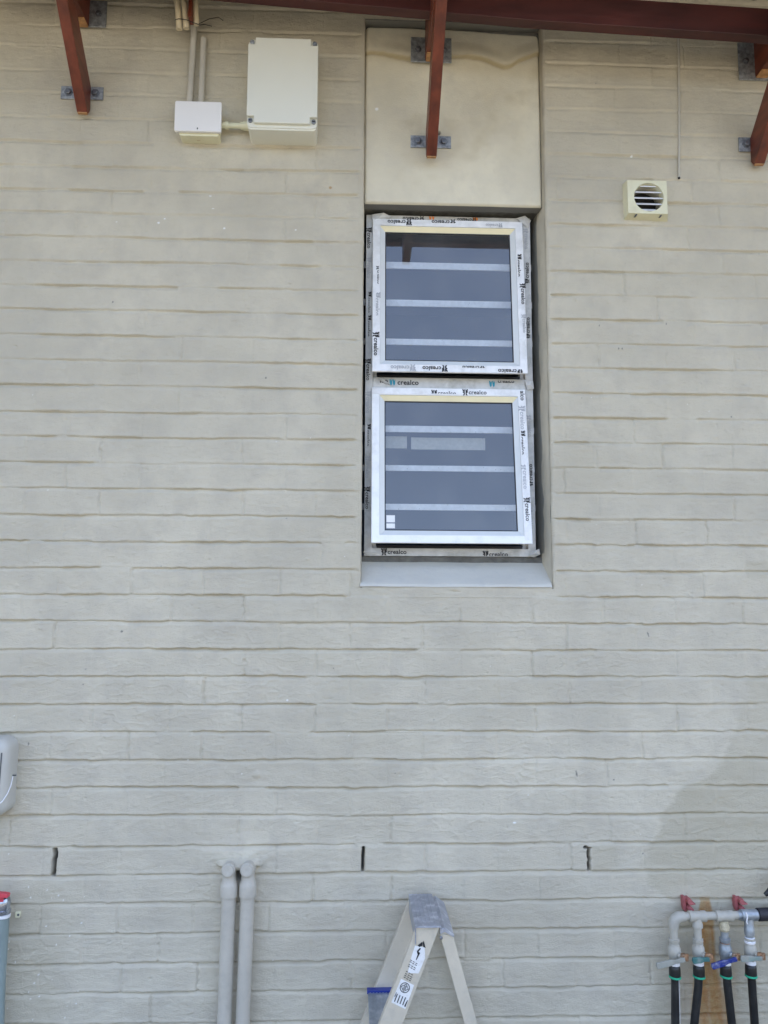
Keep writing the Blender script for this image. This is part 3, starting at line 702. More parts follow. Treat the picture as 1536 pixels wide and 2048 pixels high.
# dim room behind
mb = MB()
mb.box(-1.2, 2.0, 2.6, 2.65, 1.0, 3.6); mb.box(-1.25, -1.2, .26, 2.65, 1.0, 3.6); mb.box(2.0, 2.05, .26, 2.65, 1.0, 3.6)
mb.box(-1.25, 2.05, .26, 2.65, .95, 1.0); mb.box(-1.25, 2.05, .26, 2.65, 3.6, 3.65)
obj('room_interior', mb, M_room, wall)
o = obj('pale_strip', MB().box(.205, .468, .186, .190, 2.203, 2.246), M_strip); tag(o, 'long pale strip behind the lower pane, below its top bar', 'pale_strip', 'pale strips behind the lower pane')  # strips stand for the pale rectangles in the lower pane
o = obj('pale_strip', MB().box(.04, .190, .186, .190, 2.206, 2.249), M_strip); tag(o, 'short pale strip at the left edge of the lower pane', 'pale_strip', 'pale strips behind the lower pane')

# ---------------------------------------------------------------- awning timbers
def bolt(mb_, x, y, z, r=.010):
    mb_.lathe((x, y, z), (0, -1, 0), [(0, r*1.5), (.002, r*1.5), (.0022, r), (.009, r), (.010, r*.8)], 6)
def bracket(x, zb, zp, plate_lo, plate_up, joist_x, label):
    t = thing('awning_bracket', label, 'bracket', (x, 0, zb), 'timber brackets carrying the awning')
    hw = .0175
    # diagonal brace, leaning out at 45 degrees
    w_ = .062
    poly = [(-.006, zb+.02), (-.022, zb), (-.032, zb), (-.55, zb+.518), (-.55, zb+.518+w_*1.5), (-.006, zb+.02+w_*1.35)]
    obj('brace', MB().prism(poly, 'x', x-hw, x+hw), M_timber, t, bevel=.0015)
    obj('brace_end', MB().box(x-hw+.002, x+hw-.002, -.0315, -.0215, zb-.0035, zb+.001), M_raw, t)
    jx0, jx1 = joist_x
    obj('joist', MB().box(jx0, jx1, -1.0, -.004, zp, zp+.145), M_timber, t, bevel=.002)
    obj('joist_end', MB().box(jx0+.002, jx1-.002, -.05, -.006, zp-.004, zp-.0002), M_raw, t)
    yp = -.0035 if not (0 < x < .6) else .014
    for (a, b, c, d), nm in ((plate_lo, 'foot_plate'), (plate_up, 'joist_plate')):
        if yp > 0: yp = .018 if nm == 'foot_plate' else .0065
        pl = obj(nm, MB().box(a, b, yp-.005, yp, c, d), M_galv, t, bevel=.001)
        bm_ = MB()
        off_ = .026
        for bxp in (a+off_, b-off_): bolt(bm_, bxp, yp-.005, (c+d)/2, .010 if nm == 'foot_plate' else .008)
        objs('bolt', bm_, M_bolt, pl)
    return t
bracket(-.921, 3.300, 3.632, (-1.004, -.862, 3.362, 3.408), (-1.02, -.864, 3.630, 3.728), (-.962, -.922), 'left timber awning bracket, highest foot, above the brick left of the small junction box')
bracket(.2585, 3.176, 3.545, (.190, .331, 3.233, 3.277), (.190, .333, 3.545, 3.638), (.2395, .2775), 'middle timber awning bracket on the cream plaster panel above the window')
bracket(1.398, 3.180, 3.520, (1.340, 1.474, 3.238, 3.290), (1.354, 1.50, 3.508, 3.650), (1.412, 1.455), 'right timber awning bracket beside the cable at the right edge')
# beam across, slightly bowed
mb = MB()
st = [(-1.3, 3.660), (-.60, 3.622), (-.02, 3.586), (.585, 3.5515), (1.357, 3.5247), (2.4, 3.49)]
prev = None
for y0, y1 in ((-.205, -.165),):
    vs = []
    for x, z in st: vs += [(x, y0, z), (x, y1, z), (x, y1, z+.098), (x, y0, z+.098)]
    n = len(st); fs = [(i*4+k, i*4+(k+1) % 4, (i+1)*4+(k+1) % 4, (i+1)*4+k) for i in range(n-1) for k in range(4)]+[(0, 1, 2, 3), tuple(range(4*n-4, 4*n))]
    mb._add(vs, fs)
tag(obj('awning_beam', mb, M_beam, bevel=.002), 'long dark red timber beam running across the top, in front of the wall', 'beam')
# awning sheet above, corrugated
AX = np.arange(-4, 4.2, .0125); AY = np.array([-1.16, .0])
vs = []
for y in AY:
    for x in AX: vs.append((x, y, 3.83+(-y)*-.03+.008*math.sin(x*2*math.pi/.076)))
n = len(AX); mb = MB(); mb._add(vs, [(i, i+1, n+i+1, n+i) for i in range(n-1)])
o = obj('awning_sheet', mb, M_sheet, smooth=True); sm = o.modifiers.new('solid', 'SOLIDIFY'); sm.thickness = .0015
obj('added_fascia', MB().box(-4, 4.2, -1.185, -1.145, 3.775, 3.90), M_timber, o, bevel=.002)  # unseen board, added to straighten the awning edge reflected in the glass
tag(o, 'corrugated awning sheet laid over the timber brackets above the frame', 'awning')

# ---------------------------------------------------------------- electrical boxes and conduits
def rrect(x0, x1, z0, z1, r, n=4):
    P_ = []
    for cx_, cz_, a0 in ((x1-r, z1-r, 0), (x0+r, z1-r, 90), (x0+r, z0+r, 180), (x1-r, z0+r, 270)):
        for i in range(n+1):
            a = math.radians(a0+90*i/n); P_.append((cx_+r*math.cos(a), cz_+r*math.sin(a)))
    return P_
big = thing('junction_box', 'large pale plastic junction box with notched lid corners, left of the plaster panel', 'junction box', (-.244, 0, 3.22))
mb = MB(); mb.prism(rrect(-.3585, -.1315, 3.2185, 3.5365, .012), 'y', -.088, .002); obj('box_body', mb, M_pvcbox, big, bevel=.002)
c_ = .024
lid = [(-.361+c_, 3.2345), (-.128-c_, 3.2345), (-.128-c_, 3.2345+c_), (-.128, 3.2345+c_), (-.128, 3.538-c_), (-.128-c_, 3.538-c_), (-.128-c_, 3.538), (-.361+c_, 3.538), (-.361+c_, 3.538-c_), (-.361, 3.538-c_), (-.361, 3.2345+c_), (-.361+c_, 3.2345+c_)]
mb = MB(); mb.prism(lid, 'y', -.1035, -.0882); lidb = obj('box_lid', mb, M_pvcbox, big, bevel=.0022, seg=3)
mb = MB(); mb.prism(rrect(-.3605, -.1285, 3.224, 3.5385, .016), 'y', -.0915, -.0795); obj('lid_flange', mb, M_pvcbox, big, bevel=.0015)
mb = MB()
for x in (-.349, -.140):
    for z in (3.2465, 3.526): mb.lathe((x, -.0915, z), (0, -1, 0), [(0, .0075), (.006, .0075), (.0065, .0062), (.004, .0055)], 16)
objs('screw', mb, M_galv, big, smooth=True)
mb = MB()
for x in (-.349, -.140): mb.box(x-.005, x+.005, -.0985, -.0965, 3.2455, 3.2475)
objs('screw_slot', mb, M_dark, big)
sm_ = thing('junction_box', 'small white plastic junction box under the two grey conduits', 'junction box', (-.528, 0, 3.22))
mb = MB(); mb.prism(rrect(-.592, -.460, 3.217, 3.325, .008), 'y', -.045, .002); obj('box_body', mb, M_cream, sm_, bevel=.0015)
mb = MB(); mb.prism(rrect(-.6065, -.4505, 3.2255, 3.3335, .006), 'y', -.058, -.0452); l_ = obj('box_lid', mb, M_pvcsm, sm_, bevel=.003, seg=3)
obj('lid_mark', MB().box(-.531, -.527, -.0586, -.0579, 3.2325, 3.2385), M_slot, l_)
obj('knockout', MB().box(-.538, -.526, -.020, -.017, 3.2160, 3.2175), M_conduit, sm_)
cp = thing('conduit_coupling', 'short white conduit coupling joining the small box to the large box', 'conduit', (-.41, -.03, 3.27))
mb = MB(); mb.lathe((-.4605, -.028, 3.268), (1, 0, 0), [(0, .0095), (.018, .0095), (.0181, .0125), (.030, .0125), (.0301, .009), (.070, .009), (.0701, .0125), (.080, .0125), (.0801, .015), (.104, .015)], 20)
obj('coupling_tube', mb, M_cream, cp, smooth=True)
for x0_, z0_, x1_, z1_, lb, m_ in ((-.5685, 3.328, -.561, 3.60, 'longer grey painted conduit rising from the small box to the awning', M_conpaint), (-.529, 3.328, -.527, 3.594, 'shorter grey painted conduit with a cut top beside the longer one', M_conpaint)):
    pts_ = [(x0_, -.012, z0_), ((x0_+x1_)/2, -.013, (z0_+z1_)/2), (x1_, -.014, z1_)]
    if z1_ > 3.595: pts_ = [(x0_, -.012, z0_), (x0_+.004, -.013, 3.48), (x1_, -.018, 3.60), (x1_+.001, -.03, 3.66), (x1_+.002, -.05, 3.72), (x1_+.003, -.09, 3.80)]
    tag(obj('conduit', MB().tube(pts_, .0105, 18), m_, smooth=True), lb, 'conduit', 'painted conduits above the small box')
for x_, z_, lb in ((-.597, 3.578, 'left beige conduit stub of the tied bundle under the awning'), (-.574, 3.582, 'second beige conduit stub of the tied bundle under the awning'), (-.540, 3.597, 'right beige conduit of the tied bundle, in front of the grey one')):
    o = obj('conduit', MB().tube([(x_, -.075, z_), (x_-.004, -.085, z_+.06), (x_-.014, -.11, z_+.16), (x_-.02, -.14, z_+.24)], .0095, 18), M_conduit, smooth=True)
    tag(o, lb, 'conduit', 'beige conduit bundle under the awning')
o = obj('timber_batten', MB().box(-.562, -.550, -.11, -.07, 3.60, 3.80), M_timber, bevel=.001); tag(o, 'thin reddish batten between the beige conduits under the awning', 'batten')
wr = MB().tube([(-.61, -.083, 3.607), (-.596, -.094, 3.603), (-.57, -.094, 3.600), (-.548, -.092, 3.592), (-.538, -.094, 3.588), (-.528, -.082, 3.592), (-.515, -.07, 3.604), (-.49, -.068, 3.600)], .0013, 6)
tag(obj('tie_wire', wr, M_black, smooth=True), 'thin dark wire tied round the beige conduit bundle', 'wire')
wr = MB().tube([(-.53, -.085, 3.594), (-.50, -.07, 3.625), (-.47, -.06, 3.64), (-.455, -.055, 3.632)], .0011, 6)
tag(obj('tie_wire', wr, M_black, smooth=True), 'loose dark wire end curling right of the conduit bundle', 'wire')
cb = MB().tube([(1.143, -.001, 3.80), (1.142, -.0035, 3.60), (1.136, -.0035, 3.45), (1.1315, -.0035, 3.3), (1.126, -.004, 3.2), (1.124, -.004, 3.137)], .0042, 10)
o = thing('cable', 'thin painted cable running straight down the wall above the round vent', 'cable', (1.13, 0, 3.137))
obj('cable_sheath', cb, M_conpaint, o, smooth=True); obj('cable_end', MB().lathe((1.1235, -.0045, 3.137), (0, 0, -1), [(0, .0042), (.005, .0038)], 8), M_dark, o)

# ---------------------------------------------------------------- round wall vent
vt = thing('wall_vent', 'square cream plastic vent cover with a round louvred opening', 'vent', (1.0, 0, 2.98))
vx0, vx1, vz0, vz1, vy = .930, 1.0665, 2.9865, 3.1055, -.034
cx_, cz_, cr_ = 1.0035, 3.046, .0515
mb = MB(); n = 64; ring_o = []; ring_i = []; ring_b = []
for k in range(n):
    a = 2*math.pi*(k+.5)/n; dx, dz = math.cos(a), math.sin(a)
    tx = ((vx1-cx_) if dx > 0 else (vx0-cx_))/dx if abs(dx) > 1e-6 else 9; tz = ((vz1-cz_) if dz > 0 else (vz0-cz_))/dz if abs(dz) > 1e-6 else 9
    t_ = min(tx, tz); ring_o.append((cx_+dx*t_, vy, cz_+dz*t_)); ring_i.append((cx_+dx*cr_, vy, cz_+dz*cr_)); ring_b.append((cx_+dx*cr_*.97, -.006, cz_+dz*cr_*.97))
corn = [(vx1, vz1), (vx0, vz1), (vx0, vz0), (vx1, vz0)]
for c in corn:      # snap the nearest sample to each corner
    j = min(range(n), key=lambda k: (ring_o[k][0]-c[0])**2+(ring_o[k][2]-c[1])**2); ring_o[j] = (c[0], vy, c[1])
ring_w = [(p[0]+(-.006 if p[0] < cx_-.05 else (.012 if p[0] > vx1-.001 else 0)), .002, p[2]+(-.010 if p[2] < vz0+.001 else (.002 if p[2] > vz1-.001 else 0))) for p in ring_o]
vs = ring_w+ring_o+ring_i+ring_b
mb._add(vs, [(r_*n+k, r_*n+(k+1) % n, (r_+1)*n+(k+1) % n, (r_+1)*n+k) for r_ in range(3) for k in range(n)])
vb = obj('vent_cover', mb, M_cream, vt, smooth=True)
obj('vent_void', MB().lathe((cx_, .001, cz_), (0, 1, 0), [(.028, cr_*.98), (.031, cr_*.98)], 48), M_dark, vt)
for i in range(5):
    z = cz_+.045-.0215*i-.002; hw = math.sqrt(max(0, (cr_*.985)**2-(z-cz_)**2))
    obj('louvre', MB().prism([(-.010, z+.010), (-.0115, z+.0115), (-.0285, z), (-.0285, z-.0035), (-.027, z-.0035)], 'x', cx_-hw, cx_+hw), M_blade, vt)
mb = MB()
for x in (.958, 1.044): mb.prism([(x-.004, vz0-.006), (x+.002, vz0-.006), (x+.006, vz0+.0015), (x+.001, vz0+.0015)], 'y', vy+.004, vy+.018)
objs('clip_slot', mb, M_slot, vt)

# ---------------------------------------------------------------- twin drain pipes
for x, xb, lb in ((-.3615, -.3655, 'left one of the twin grey waste pipes below the patched brick'), (-.3055, -.3115, 'right one of the twin grey waste pipes below the patched brick')):
    t = thing('waste_pipe', lb, 'pipe', (x, -.04, 0), 'twin waste pipes on the wall')
    yy = -.040
    obj('pipe_length', MB().tube([(xb+.001, yy, .0), (xb, yy, .25), (xb, yy, .42), (x, yy, .79)], .0212, 28), M_pipep, t, smooth=True)
    mb = MB(); mb.lathe((x, yy, .784), (0, 0, 1), [(0, .0218), (.0005, .0258), (.030, .0262), (.036, .0250), (.046, .0208), (.060, .0198), (.076, .0195), (.086, .016), (.092, .009), (.093, .001)], 28)
    e = obj('elbow', mb, M_pipep, t, smooth=True)
    mb = MB(); mb.lathe((x-.001, .01, .856), (0, -1, .12), [(0, .0215), (.070, .0212), (.074, .0200), (.0745, .0168), (.080, .0160), (.0805, .006), (.079, .001)], 28)
    obj('access_plug', mb, M_pipep, t, smooth=True)
# filler smeared over the elbows
LX = axis([(-.41, -.265, .0022)]); LZ = axis([(.850, .905, .0022)]); lx, lz = np.meshgrid(LX, LZ)
env = np.exp(-(((lx+.337)/.060)**2+((lz-.868)/.017)**2)**1.2)
ly = .012-.058*env**.8-.016*env*noise2(LX, LZ, .014, .008, 90, 3)-.004*noise2(LX, LZ, .03, .02, 92, 2)
keep = (env > .20+.22*noise2(LX, LZ, .012, .008, 91, 3))[:-1, :-1]
grid_obj('filler_patch', np.stack([lx, ly, lz], -1), keep, M_wall, wall, np.zeros(lx.shape+(4,)))

# ---------------------------------------------------------------- step ladder
lad = thing('step_ladder', 'small aluminium folding step ladder standing side on against the wall', 'ladder', (.17, -.17, 0))
def rail(xa, za, xb_, zb_, wa, wb, y0, y1, name='front_rail', m=M_ladder):
    """channel between (xa,za) top and (xb,zb) bottom, horizontal widths wa, wb"""
    mb = MB(); th = .0022
    def q(x, z, w_, ya, yb_): return [(x-w_/2, ya, z), (x+w_/2, ya, z), (x+w_/2, yb_, z), (x-w_/2, yb_, z)]
    for (oa, ob, ya, yb_) in ((0, 1, y0, y0+th), (0, .06, y0+th, y1), (.94, 1, y0+th, y1)):
        def seg_(x, z, w_): return [(x-w_/2+w_*oa, ya, z), (x-w_/2+w_*ob, ya, z), (x-w_/2+w_*ob, yb_, z), (x-w_/2+w_*oa, yb_, z)]
        mb._add(seg_(xa, za, wa)+seg_(xb_, zb_, wb), [(0, 1, 2, 3), (7, 6, 5, 4), (0, 4, 5, 1), (1, 5, 6, 2), (2, 6, 7, 3), (3, 7, 4, 0)])
    return obj(name, mb, m, lad, bevel=.0008)
sl = .41
zt = .782
near = rail(.2165, zt-.002, .2165-sl*zt, .0, .0625, .062, -.286, -.262)
far = rail(.2165+.004, zt-.002, .2165-sl*zt, .0, .068, .066, -.052, -.030)
rear = rail(.2665, zt-.020, .2665+.285*(zt-.02), 0, .034, .034, -.284, -.262, 'rear_rail')
rear2 = rail(.2705, zt-.020, .2705+.285*(zt-.02), 0, .034, .034, -.05, -.030, 'rear_rail')
mb = MB(); mb.box(.1835, .2495, -.292, -.040, zt, zt+.0035); mb.box(.1805, .1835, -.292, -.040, zt-.042, zt+.0034); mb.box(.2495, .252, -.292, -.040, zt-.016, zt+.0034)
for i in range(5): mb.box(.190+i*.0115, .194+i*.0115, -.291, -.041, zt+.0035, zt+.0047)
obj('top_cap', mb, M_ladcap, lad, bevel=.0008)
mb = MB(); mb.prism([(.2525, zt-.004), (.262, zt-.001), (.288, zt-.020), (.286, zt-.026), (.262, zt-.012), (.252, zt-.016)], 'y', -.290, -.045)
obj('hinge_plate', mb, M_ladcap, lad, bevel=.0008)
obj('rivet', MB().lathe((.2515, -.290, zt-.026), (0, -1, 0), [(0, .0045), (.003, .0045), (.004, .002)], 14), M_bolt, lad, smooth=True)
for zs in (.520, .265):
    xc = .2165-sl*(zt-zs)
    mb = MB(); mb.box(xc-.050, xc+.030, -.258, -.056, zs-.003, zs); mb.box(xc-.050, xc-.047, -.258, -.056, zs-.028, zs-.003)
    for i in range(8): mb.box(xc-.046+i*.0095, xc-.042+i*.0095, -.257, -.057, zs, zs+.0013)
    tr_ = obj('step', mb, M_tread, lad, bevel=.0005)
    obj('edge_strip', MB().box(xc-.0535, xc+.030, -.075, -.0535, zs-.004, zs+.0062), M_blue, tr_, bevel=.001)
mb = MB().box(.05, .06, -.262, -.05, .1, .12); 
obj('rear_brace', MB().box(.415, .423, -.262, -.052, .18, .205), M_ladder, lad)
# stickers along the near rail: local frame on its face
dv = Vector((-sl, 0, -1)).normalized(); nx_ = Vector((1, 0, -sl)).normalized()
org = Vector((.2165, -.2866, zt-.002))
def onrail(mb_, pts2, lift=0):
    """pts2 in (across, down) metres on the rail"""
    mb_._add([org+nx_*a+dv*b+Vector((0, -lift, 0)) for a, b in pts2], [tuple(range(len(pts2)))])
st_ = MB()
onrail(st_, [(-.016, .055), (.010, .050), (.022, .075), (.020, .118), (-.008, .128), (-.014, .090)])
onrail(st_, [(-.019, .148), (.020, .150), (.021, .215), (-.021, .213)])
s_o = flat_obj('sticker', st_, M_sticker, near)
pr = MB(); L1 = .0008
onrail(pr, [(.001, .034), (.013, .050), (.006, .050), (.001, .042)], L1); onrail(pr, [(-.001, .038), (.003, .048), (-.004, .054), (-.010, .052)], L1)
onrail(pr, [(-.002, .056), (.002, .056), (-.002, .068), (-.006, .066)], L1); onrail(pr, [(-.006, .066), (.004, .067), (-.001, .073), (-.004, .070)], L1); onrail(pr, [(-.001, .069), (.004, .068), (.0015, .088), (-.0005, .088)], L1)
for i, (a, b) in enumerate(((.094, 9), (.0985, 11), (.106, 9), (.111, 8), (.125, 10), (.131, 12), (.136, 8), (.141, 11))):
    for k in range(3): onrail(pr, [(-.014+k*.008, a-.0012+k*.001), (-.0085+k*.008, a-.0006+k*.001), (-.0085+k*.008, a+.0010+k*.001), (-.014+k*.008, a+.0006+k*.001)], L1)
cc = (-.001, .165)
for k in range(32):
    a0, a1 = 2*math.pi*k/32, 2*math.pi*(k+1)/32
    onrail(pr, [(cc[0]+r_*math.cos(a), cc[1]+r_*math.sin(a)) for r_, a in ((.0135, a0), (.0135, a1), (.0115, a1), (.0115, a0))], L1)
for k in range(4):
    a0, a1 = math.pi/2*k, math.pi/2*(k+1)
    onrail(pr, [(cc[0]+r_*math.cos(a), cc[1]+r_*math.sin(a)) for r_, a in ((.0110, a0), (.0110, a1), (.0088, a1), (.0088, a0))], L1)
for k in range(4): onrail(pr, [(cc[0]-.004, cc[1]-.005+k*.0028), (cc[0]+.004, cc[1]-.005+k*.0028), (cc[0]+.004, cc[1]-.0035+k*.0028), (cc[0]-.004, cc[1]-.0035+k*.0028)], L1)
for i in range(4): onrail(pr, [(-.015+i*.008, .187), (-.0125+i*.008, .187), (-.0125+i*.008, .208), (-.015+i*.008, .208)], L1)
onrail(pr, [(-.018, .184), (-.017, .184), (-.017, .196), (-.019, .196)], L1); onrail(pr, [(.017, .192), (.019, .192), (.019, .210), (.015, .209)], L1)
flat_obj('warning_print', pr, M_ink, near)

# ---------------------------------------------------------------- water pipe manifold and hoses
mf = thing('pipe_manifold', 'grey pipe manifold with four lever valves feeding black hoses', 'pipework', (1.1, -.06, .62))
my, mz = -.062, .7195
vxs = [.9845, 1.0585, 1.1415, 1.2185]
mb = MB()
el = [(vxs[0], my, .655), (vxs[0], my, .690)]+[(vxs[0]+.024*(1-math.cos(a)), my, .695+.024*math.sin(a)) for a in (math.radians(20), math.radians(45), math.radians(70))]+[(vxs[0]+.03, my, mz), (1.19, my, mz+.002)]
mb.tube(el, .0118, 20)
mb.tube([(vxs[0], my, .686)]+el[2:5]+[(vxs[0]+.036, my, mz)], [.0150, .0165, .0170, .0165, .0150], 20)
for x in (vxs[1], vxs[2]):
    mb.lathe((x-.026, my, mz), (1, 0, 0), [(0, .012), (.0005, .0162), (.012, .0164), (.014, .0150), (.038, .0150), (.040, .0164), (.052, .0162), (.0525, .012)], 22)
mb.lathe((vxs[1], my, .655), (0, 0, 1), [(0, .0118), (.033, .0118), (.0335, .0160), (.043, .0162), (.046, .0145), (.062, .0145)], 20)
obj('header_pipe', mb, M_valveg, mf, smooth=True)
mb = MB(); mb.tube([(1.184, my, mz+.002), (1.262, my, mz+.003)], .0128, 20)
mb.lathe((vxs[3]-.024, my, mz+.002), (1, 0, 0), [(0, .012), (.0005, .0168), (.048, .0170), (.0485, .012)], 22)
mb.lathe((vxs[3], my, .645), (0, 0, 1), [(0, .0115), (.020, .0115), (.0205, .0150), (.040, .0152), (.042, .0140), (.070, .0140)], 20)
mb.lathe((vxs[2], my, .648), (0, 0, 1), [(0, .0115), (.034, .0115)], 20)
objs('galvanised_section', mb, M_galvp, mf, smooth=True)
mb = MB()
mb.lathe((vxs[2], my, .676), (0, 0, 1), [(0, .0120), (.004, .0150), (.012, .0152), (.020, .0135), (.030, .0125)], 18)
obj('thread_sealant', mb, mat('sealant', (.50, .44, .30), .7, bump=.004, bscale=180, var=.3, vscale=120), mf, smooth=True)
mb = MB(); mb.lathe((vxs[2], my, .648), (0, 0, 1), [(0, .0125), (.001, .0142), (.006, .0142), (.007, .0125)], 20)
mb.lathe((vxs[3], my, .640), (0, 0, 1), [(0, .0125), (.002, .0158), (.008, .0165), (.010, .0140), (.012, .0150), (.017, .0145), (.018, .012)], 20)
mb.tube([(1.203, my-.0172, mz+.015), (1.206, my-.0175, mz+.002), (1.203, my-.0172, mz-.012), (1.207, my-.014, mz-.018)], .0022, 8)
for x in vxs: mb.lathe((x, my, .580), (0, 0, 1), [(0, .0128), (.001, .0150), (.013, .0148), (.014, .012)], 20)
objs('thread_tape', mb, M_ptfe, mf, smooth=True)
obj('rust_ring', MB().lathe((vxs[2], my, .6405), (0, 0, 1), [(0, .012), (.001, .0143), (.006, .0143), (.007, .012)], 20), M_brass, mf, smooth=True)
mb = MB(); mb.tube([(1.247, my, mz+.003), (1.30, my, mz+.004), (1.60, my-.005, mz-.002)], .0190, 20)
obj('pipe_lagging', mb, mat('lagging', (.018, .018, .024), .6, bump=.003, bscale=60), mf, smooth=True)
for i, (x, m_, lx_, lz_, lm) in enumerate(((vxs[0], M_valveg, -.088, -.012, M_levw), (vxs[1], M_valveg, -.052, .002, M_lev), (vxs[2], M_brass, -.078, -.016, M_bluel), (vxs[3], M_brass, -.066, .006, M_levw))):
    mb = MB()
    mb.lathe((x, my, .590), (0, 0, 1), [(0, .0135), (.002, .0155), (.014, .0160), (.018, .0190), (.040, .0190), (.044, .0160), (.052, .0160), (.0525, .0135), (.060, .0165), (.066, .0165), (.067, .012)], 8 if i % 2 else 20)
    mb.lathe((x+.010, my-.006, .615), (0, -1, 0), [(0, .009), (.020, .009), (.021, .007)], 16)
    v_ = obj('valve', mb, m_ if i < 2 else (M_valveg if i == 3 else M_galvp), mf, smooth=True)
    hx, hz = x+.020, .612
    mb = MB(); mb.lathe((hx-.004, my-.024, hz+.004), (0, -1, 0), [(0, .010), (.010, .0095), (.011, .006), (.016, .0055)], 6); mb.box(hx-.012, hx+.010, my-.033, my-.027, hz-.008, hz+.012)
    obj('stem_nut', mb, M_brass, v_, smooth=True)
    d_ = Vector((lx_, 0, lz_-.006)); n_ = Vector((-d_.z, 0, d_.x)).normalized()*-1
    a_ = Vector((hx-.004, my-.036, hz)); mb = MB()
    w0, w1 = .0065, .0085
    P4 = [a_+n_*w0, a_-n_*w0, a_+d_*.35-n_*w0*.8, a_+d_*.5-n_*w1, a_+d_*.96-n_*w1, a_+d_, a_+d_*.96+n_*w1, a_+d_*.5+n_*w1, a_+d_*.35+n_*w0*.8]
    mb.prism([(p.x, p.z) for p in P4], 'y', my-.042, my-.034)
    obj('lever', mb, lm, v_, bevel=.0015)
hose_lbl = ['black hose with a pale scratch line, below the manifold elbow', 'second black hose from the manifold elbow, left of the rust stain', 'black hose below the blue valve lever, right of the rust stain', 'black hose nearest the black lagged pipe at the right edge']
for i, x in enumerate(vxs):
    t = thing('hose', hose_lbl[i], 'hose', (x, my, 0), 'black hoses below the manifold valves')
    xb = [.979, 1.0365, 1.152, 1.2215][i]
    obj('hose_tube', MB().tube([(x, my, .572), (x+(xb-x)*.2, my, .52), (xb, my, .41), (xb+(xb-x)*.5, my+.005, .22), (xb+(xb-x), my+.01, .0)], .0122, 18), M_hose, t, smooth=True)
    obj('hose_collar', MB().lathe((x-.001, my, .542), (0, 0, 1), [(0, .0125), (.002, .0158), (.012, .0172), (.030, .0168), (.036, .0158), (.040, .012)], 20), M_hose, t, smooth=True)
    obj('green_clamp', MB().lathe((x-.001, my, .545), (0.04, -.02, 1), [(0, .0150), (.0005, .0182), (.0055, .0182), (.006, .0150)], 24), M_green, t, smooth=True)
obj('scratch', MB().tube([(.9875, my-.0135, .57), (.9905, my-.0122, .54), (.9898, my-.0118, .41)], .0006, 5), M_ptfe, None).name = 'scratch'
_s = bpy.data.objects['scratch']; put(_s, [o for o in bpy.data.objects if o.get('label') == hose_lbl[0]][0])
# red pipe clips left on the wall
for x, z, lb in ((1.051, .738, 'left red plastic pipe clip above the grey header pipe'), (1.2145, .7365, 'right red plastic pipe clip above the galvanised tee')):
    t = thing('pipe_clip', lb, 'clip', (x, 0, z), 'red pipe clips on the wall')
    obj('clip_base', MB().prism([(x-.0165, z+.024), (x-.008, z+.024), (x-.007, z+.016), (x-.0075, z-.012), (x-.004, z-.021), (x-.013, z-.019), (x-.0165, z-.006)], 'y', -.020, .001), M_red, t, bevel=.001)
    obj('clip_jaw', MB().prism([(x-.008, z+.019), (x+.003, z+.022), (x+.006, z+.010), (x+.016, z+.009), (x+.016, z+.006), (x-.001, z+.004), (x-.007, z+.008)], 'y', -.036, .001), M_red, t, bevel=.001)
    obj('clip_jaw', MB().prism([(x-.0075, z-.004), (x+.001, z+.001), (x+.010, z-.008), (x+.010, z-.012), (x+.016, z-.016), (x+.004, z-.020), (x-.006, z-.014)], 'y', -.036, .001), M_red, t, bevel=.001)
o = thing('lagged_pipe_end', 'black lagged pipe coming down at the right edge above the manifold', 'pipe', (1.29, -.05, .76))
obj('lagging', MB().tube([(1.278, -.05, .775), (1.292, -.052, .785), (1.31, -.054, .80), (1.36, -.056, .86)], [.006, .010, .016, .018], 14), M_hose, o, smooth=True)
obj('clamp_band', MB().tube([(1.282, -.066, .768), (1.288, -.07, .756), (1.298, -.066, .748)], .004, 8), M_chrome, o, smooth=True)

# ---------------------------------------------------------------- left edge: riser with red tap, clip, meter box
t = thing('riser_pipe', 'green grey upright pipe with a red lever tap at the left edge', 'pipe', (-1.03, -.04, 0))
obj('riser', MB().tube([(-1.0235, -.045, 0), (-1.0235, -.045, .40), (-1.0275, -.045, .56), (-1.0265, -.045, .745)], .0205, 24), M_gpipe, t, smooth=True)
obj('union', MB().lathe((-1.0265, -.045, .742), (0, 0, 1), [(0, .0215), (.002, .0235), (.012, .0238), (.014, .0200), (.030, .0215), (.044, .0190), (.052, .0130), (.054, .008)], 22), M_chrome, t, smooth=True)
obj('union_tape', MB().lathe((-1.0265, -.045, .7335), (.08, 0, 1), [(0, .0206), (.001, .0225), (.009, .0228), (.010, .0206)], 22), M_ptfe, t, smooth=True)
mb = MB().prism([(-1.10, .792), (-1.04, .795), (-1.015, .797), (-1.003, .796), (-1.002, .806), (-1.015, .809), (-1.06, .812), (-1.10, .808)], 'y', -.075, -.055); mb.box(-1.034, -1.018, -.066, -.058, .782, .797)
obj('tap_lever', mb, M_redl, t, bevel=.0015)
o = thing('pipe_saddle', 'small cream pipe saddle with a screw hole beside the green grey pipe', 'clip', (-.992, 0, .724))
mb = MB(); mb.prism(rrect(-1.004, -.9895, .717, .7335, .003), 'y', -.008, .001); obj('saddle', mb, M_cream, o, bevel=.001)
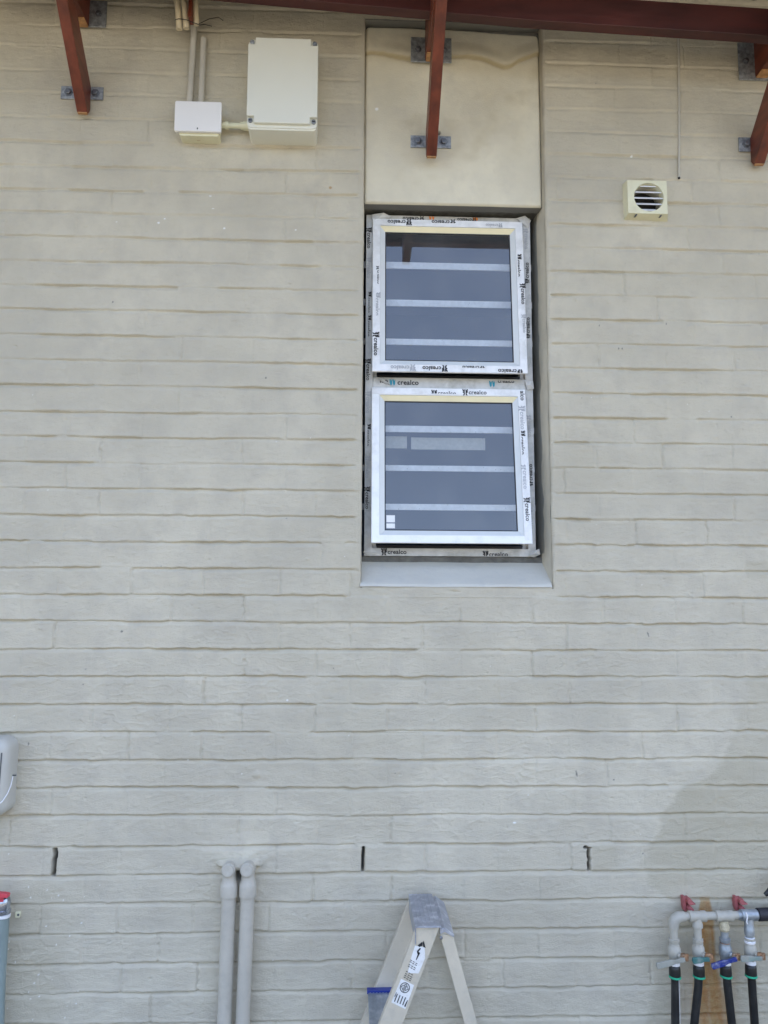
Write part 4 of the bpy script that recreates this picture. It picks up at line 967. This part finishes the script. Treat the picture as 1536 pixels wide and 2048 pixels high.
obj('screw_hole', MB().lathe((-.9945, -.0082, .7255), (0, -1, 0), [(0, .0036), (.0006, .0036)], 14), M_slot, o)
t = thing('meter_box', 'rounded pale plastic meter box at the left edge, half cut off by the frame', 'meter box', (-1.12, 0, 1.02))
def rbox(x0, x1, z0, z1, y0, y1, r, name, m, parent):
    mb = MB(); n = 5; rings = []
    prof = [(y1, 0)]+[(y0+(1-math.sin(a))*r*.8, (1-math.cos(a))*r*.8) for a in [math.radians(d) for d in (0, 25, 50, 70, 90)]]
    P0 = None; vs = []; c = 0
    for y, ins in prof:
        rr = rrect(x0+ins, x1-ins, z0+ins, z1-ins, max(r-ins*.6, .004), 7); c = len(rr); vs += [(p[0], y, p[1]) for p in rr]
    k = len(prof); mb._add(vs, [(i*c+j, i*c+(j+1) % c, (i+1)*c+(j+1) % c, (i+1)*c+j) for i in range(k-1) for j in range(c)]+[tuple(range((k-1)*c, k*c))])
    return obj(name, mb, m, parent, smooth=True)
rbox(-1.26, -1.024, 1.024, 1.252, -.078, .001, .034, 'meter_case', M_meter, t)
rbox(-1.25, -1.050, 1.048, 1.238, -.088, -.076, .020, 'meter_cover', M_meter, t)
obj('cover_slot', MB().prism([(-1.0445, 1.212), (-1.041, 1.212), (-1.0435, 1.088), (-1.0475, 1.088)], 'y', -.0782, -.070), M_slot, t)
cv = obj('display', MB().box(-1.24, -1.0635, -.0895, -.0878, 1.13, 1.19), M_meterw, t, bevel=.001)
mb = MB()
for i in range(4): mb.box(-1.0735+i*.0028, -1.072+i*.0028, -.0893, -.0881, 1.203, 1.222)
obj('printed_lines', mb, M_ink, t)
tag(obj('seal_wire', MB().tube([(-1.0225, -.035, 1.135), (-1.0215, -.05, 1.11), (-1.024, -.066, 1.09), (-1.032, -.078, 1.072), (-1.044, -.084, 1.062), (-1.052, -.086, 1.060)], .0016, 8), M_ptfe, t, smooth=True), None, None)
obj('tab', MB().box(-1.026, -1.014, -.036, -.032, 1.136, 1.140), M_slot, t)
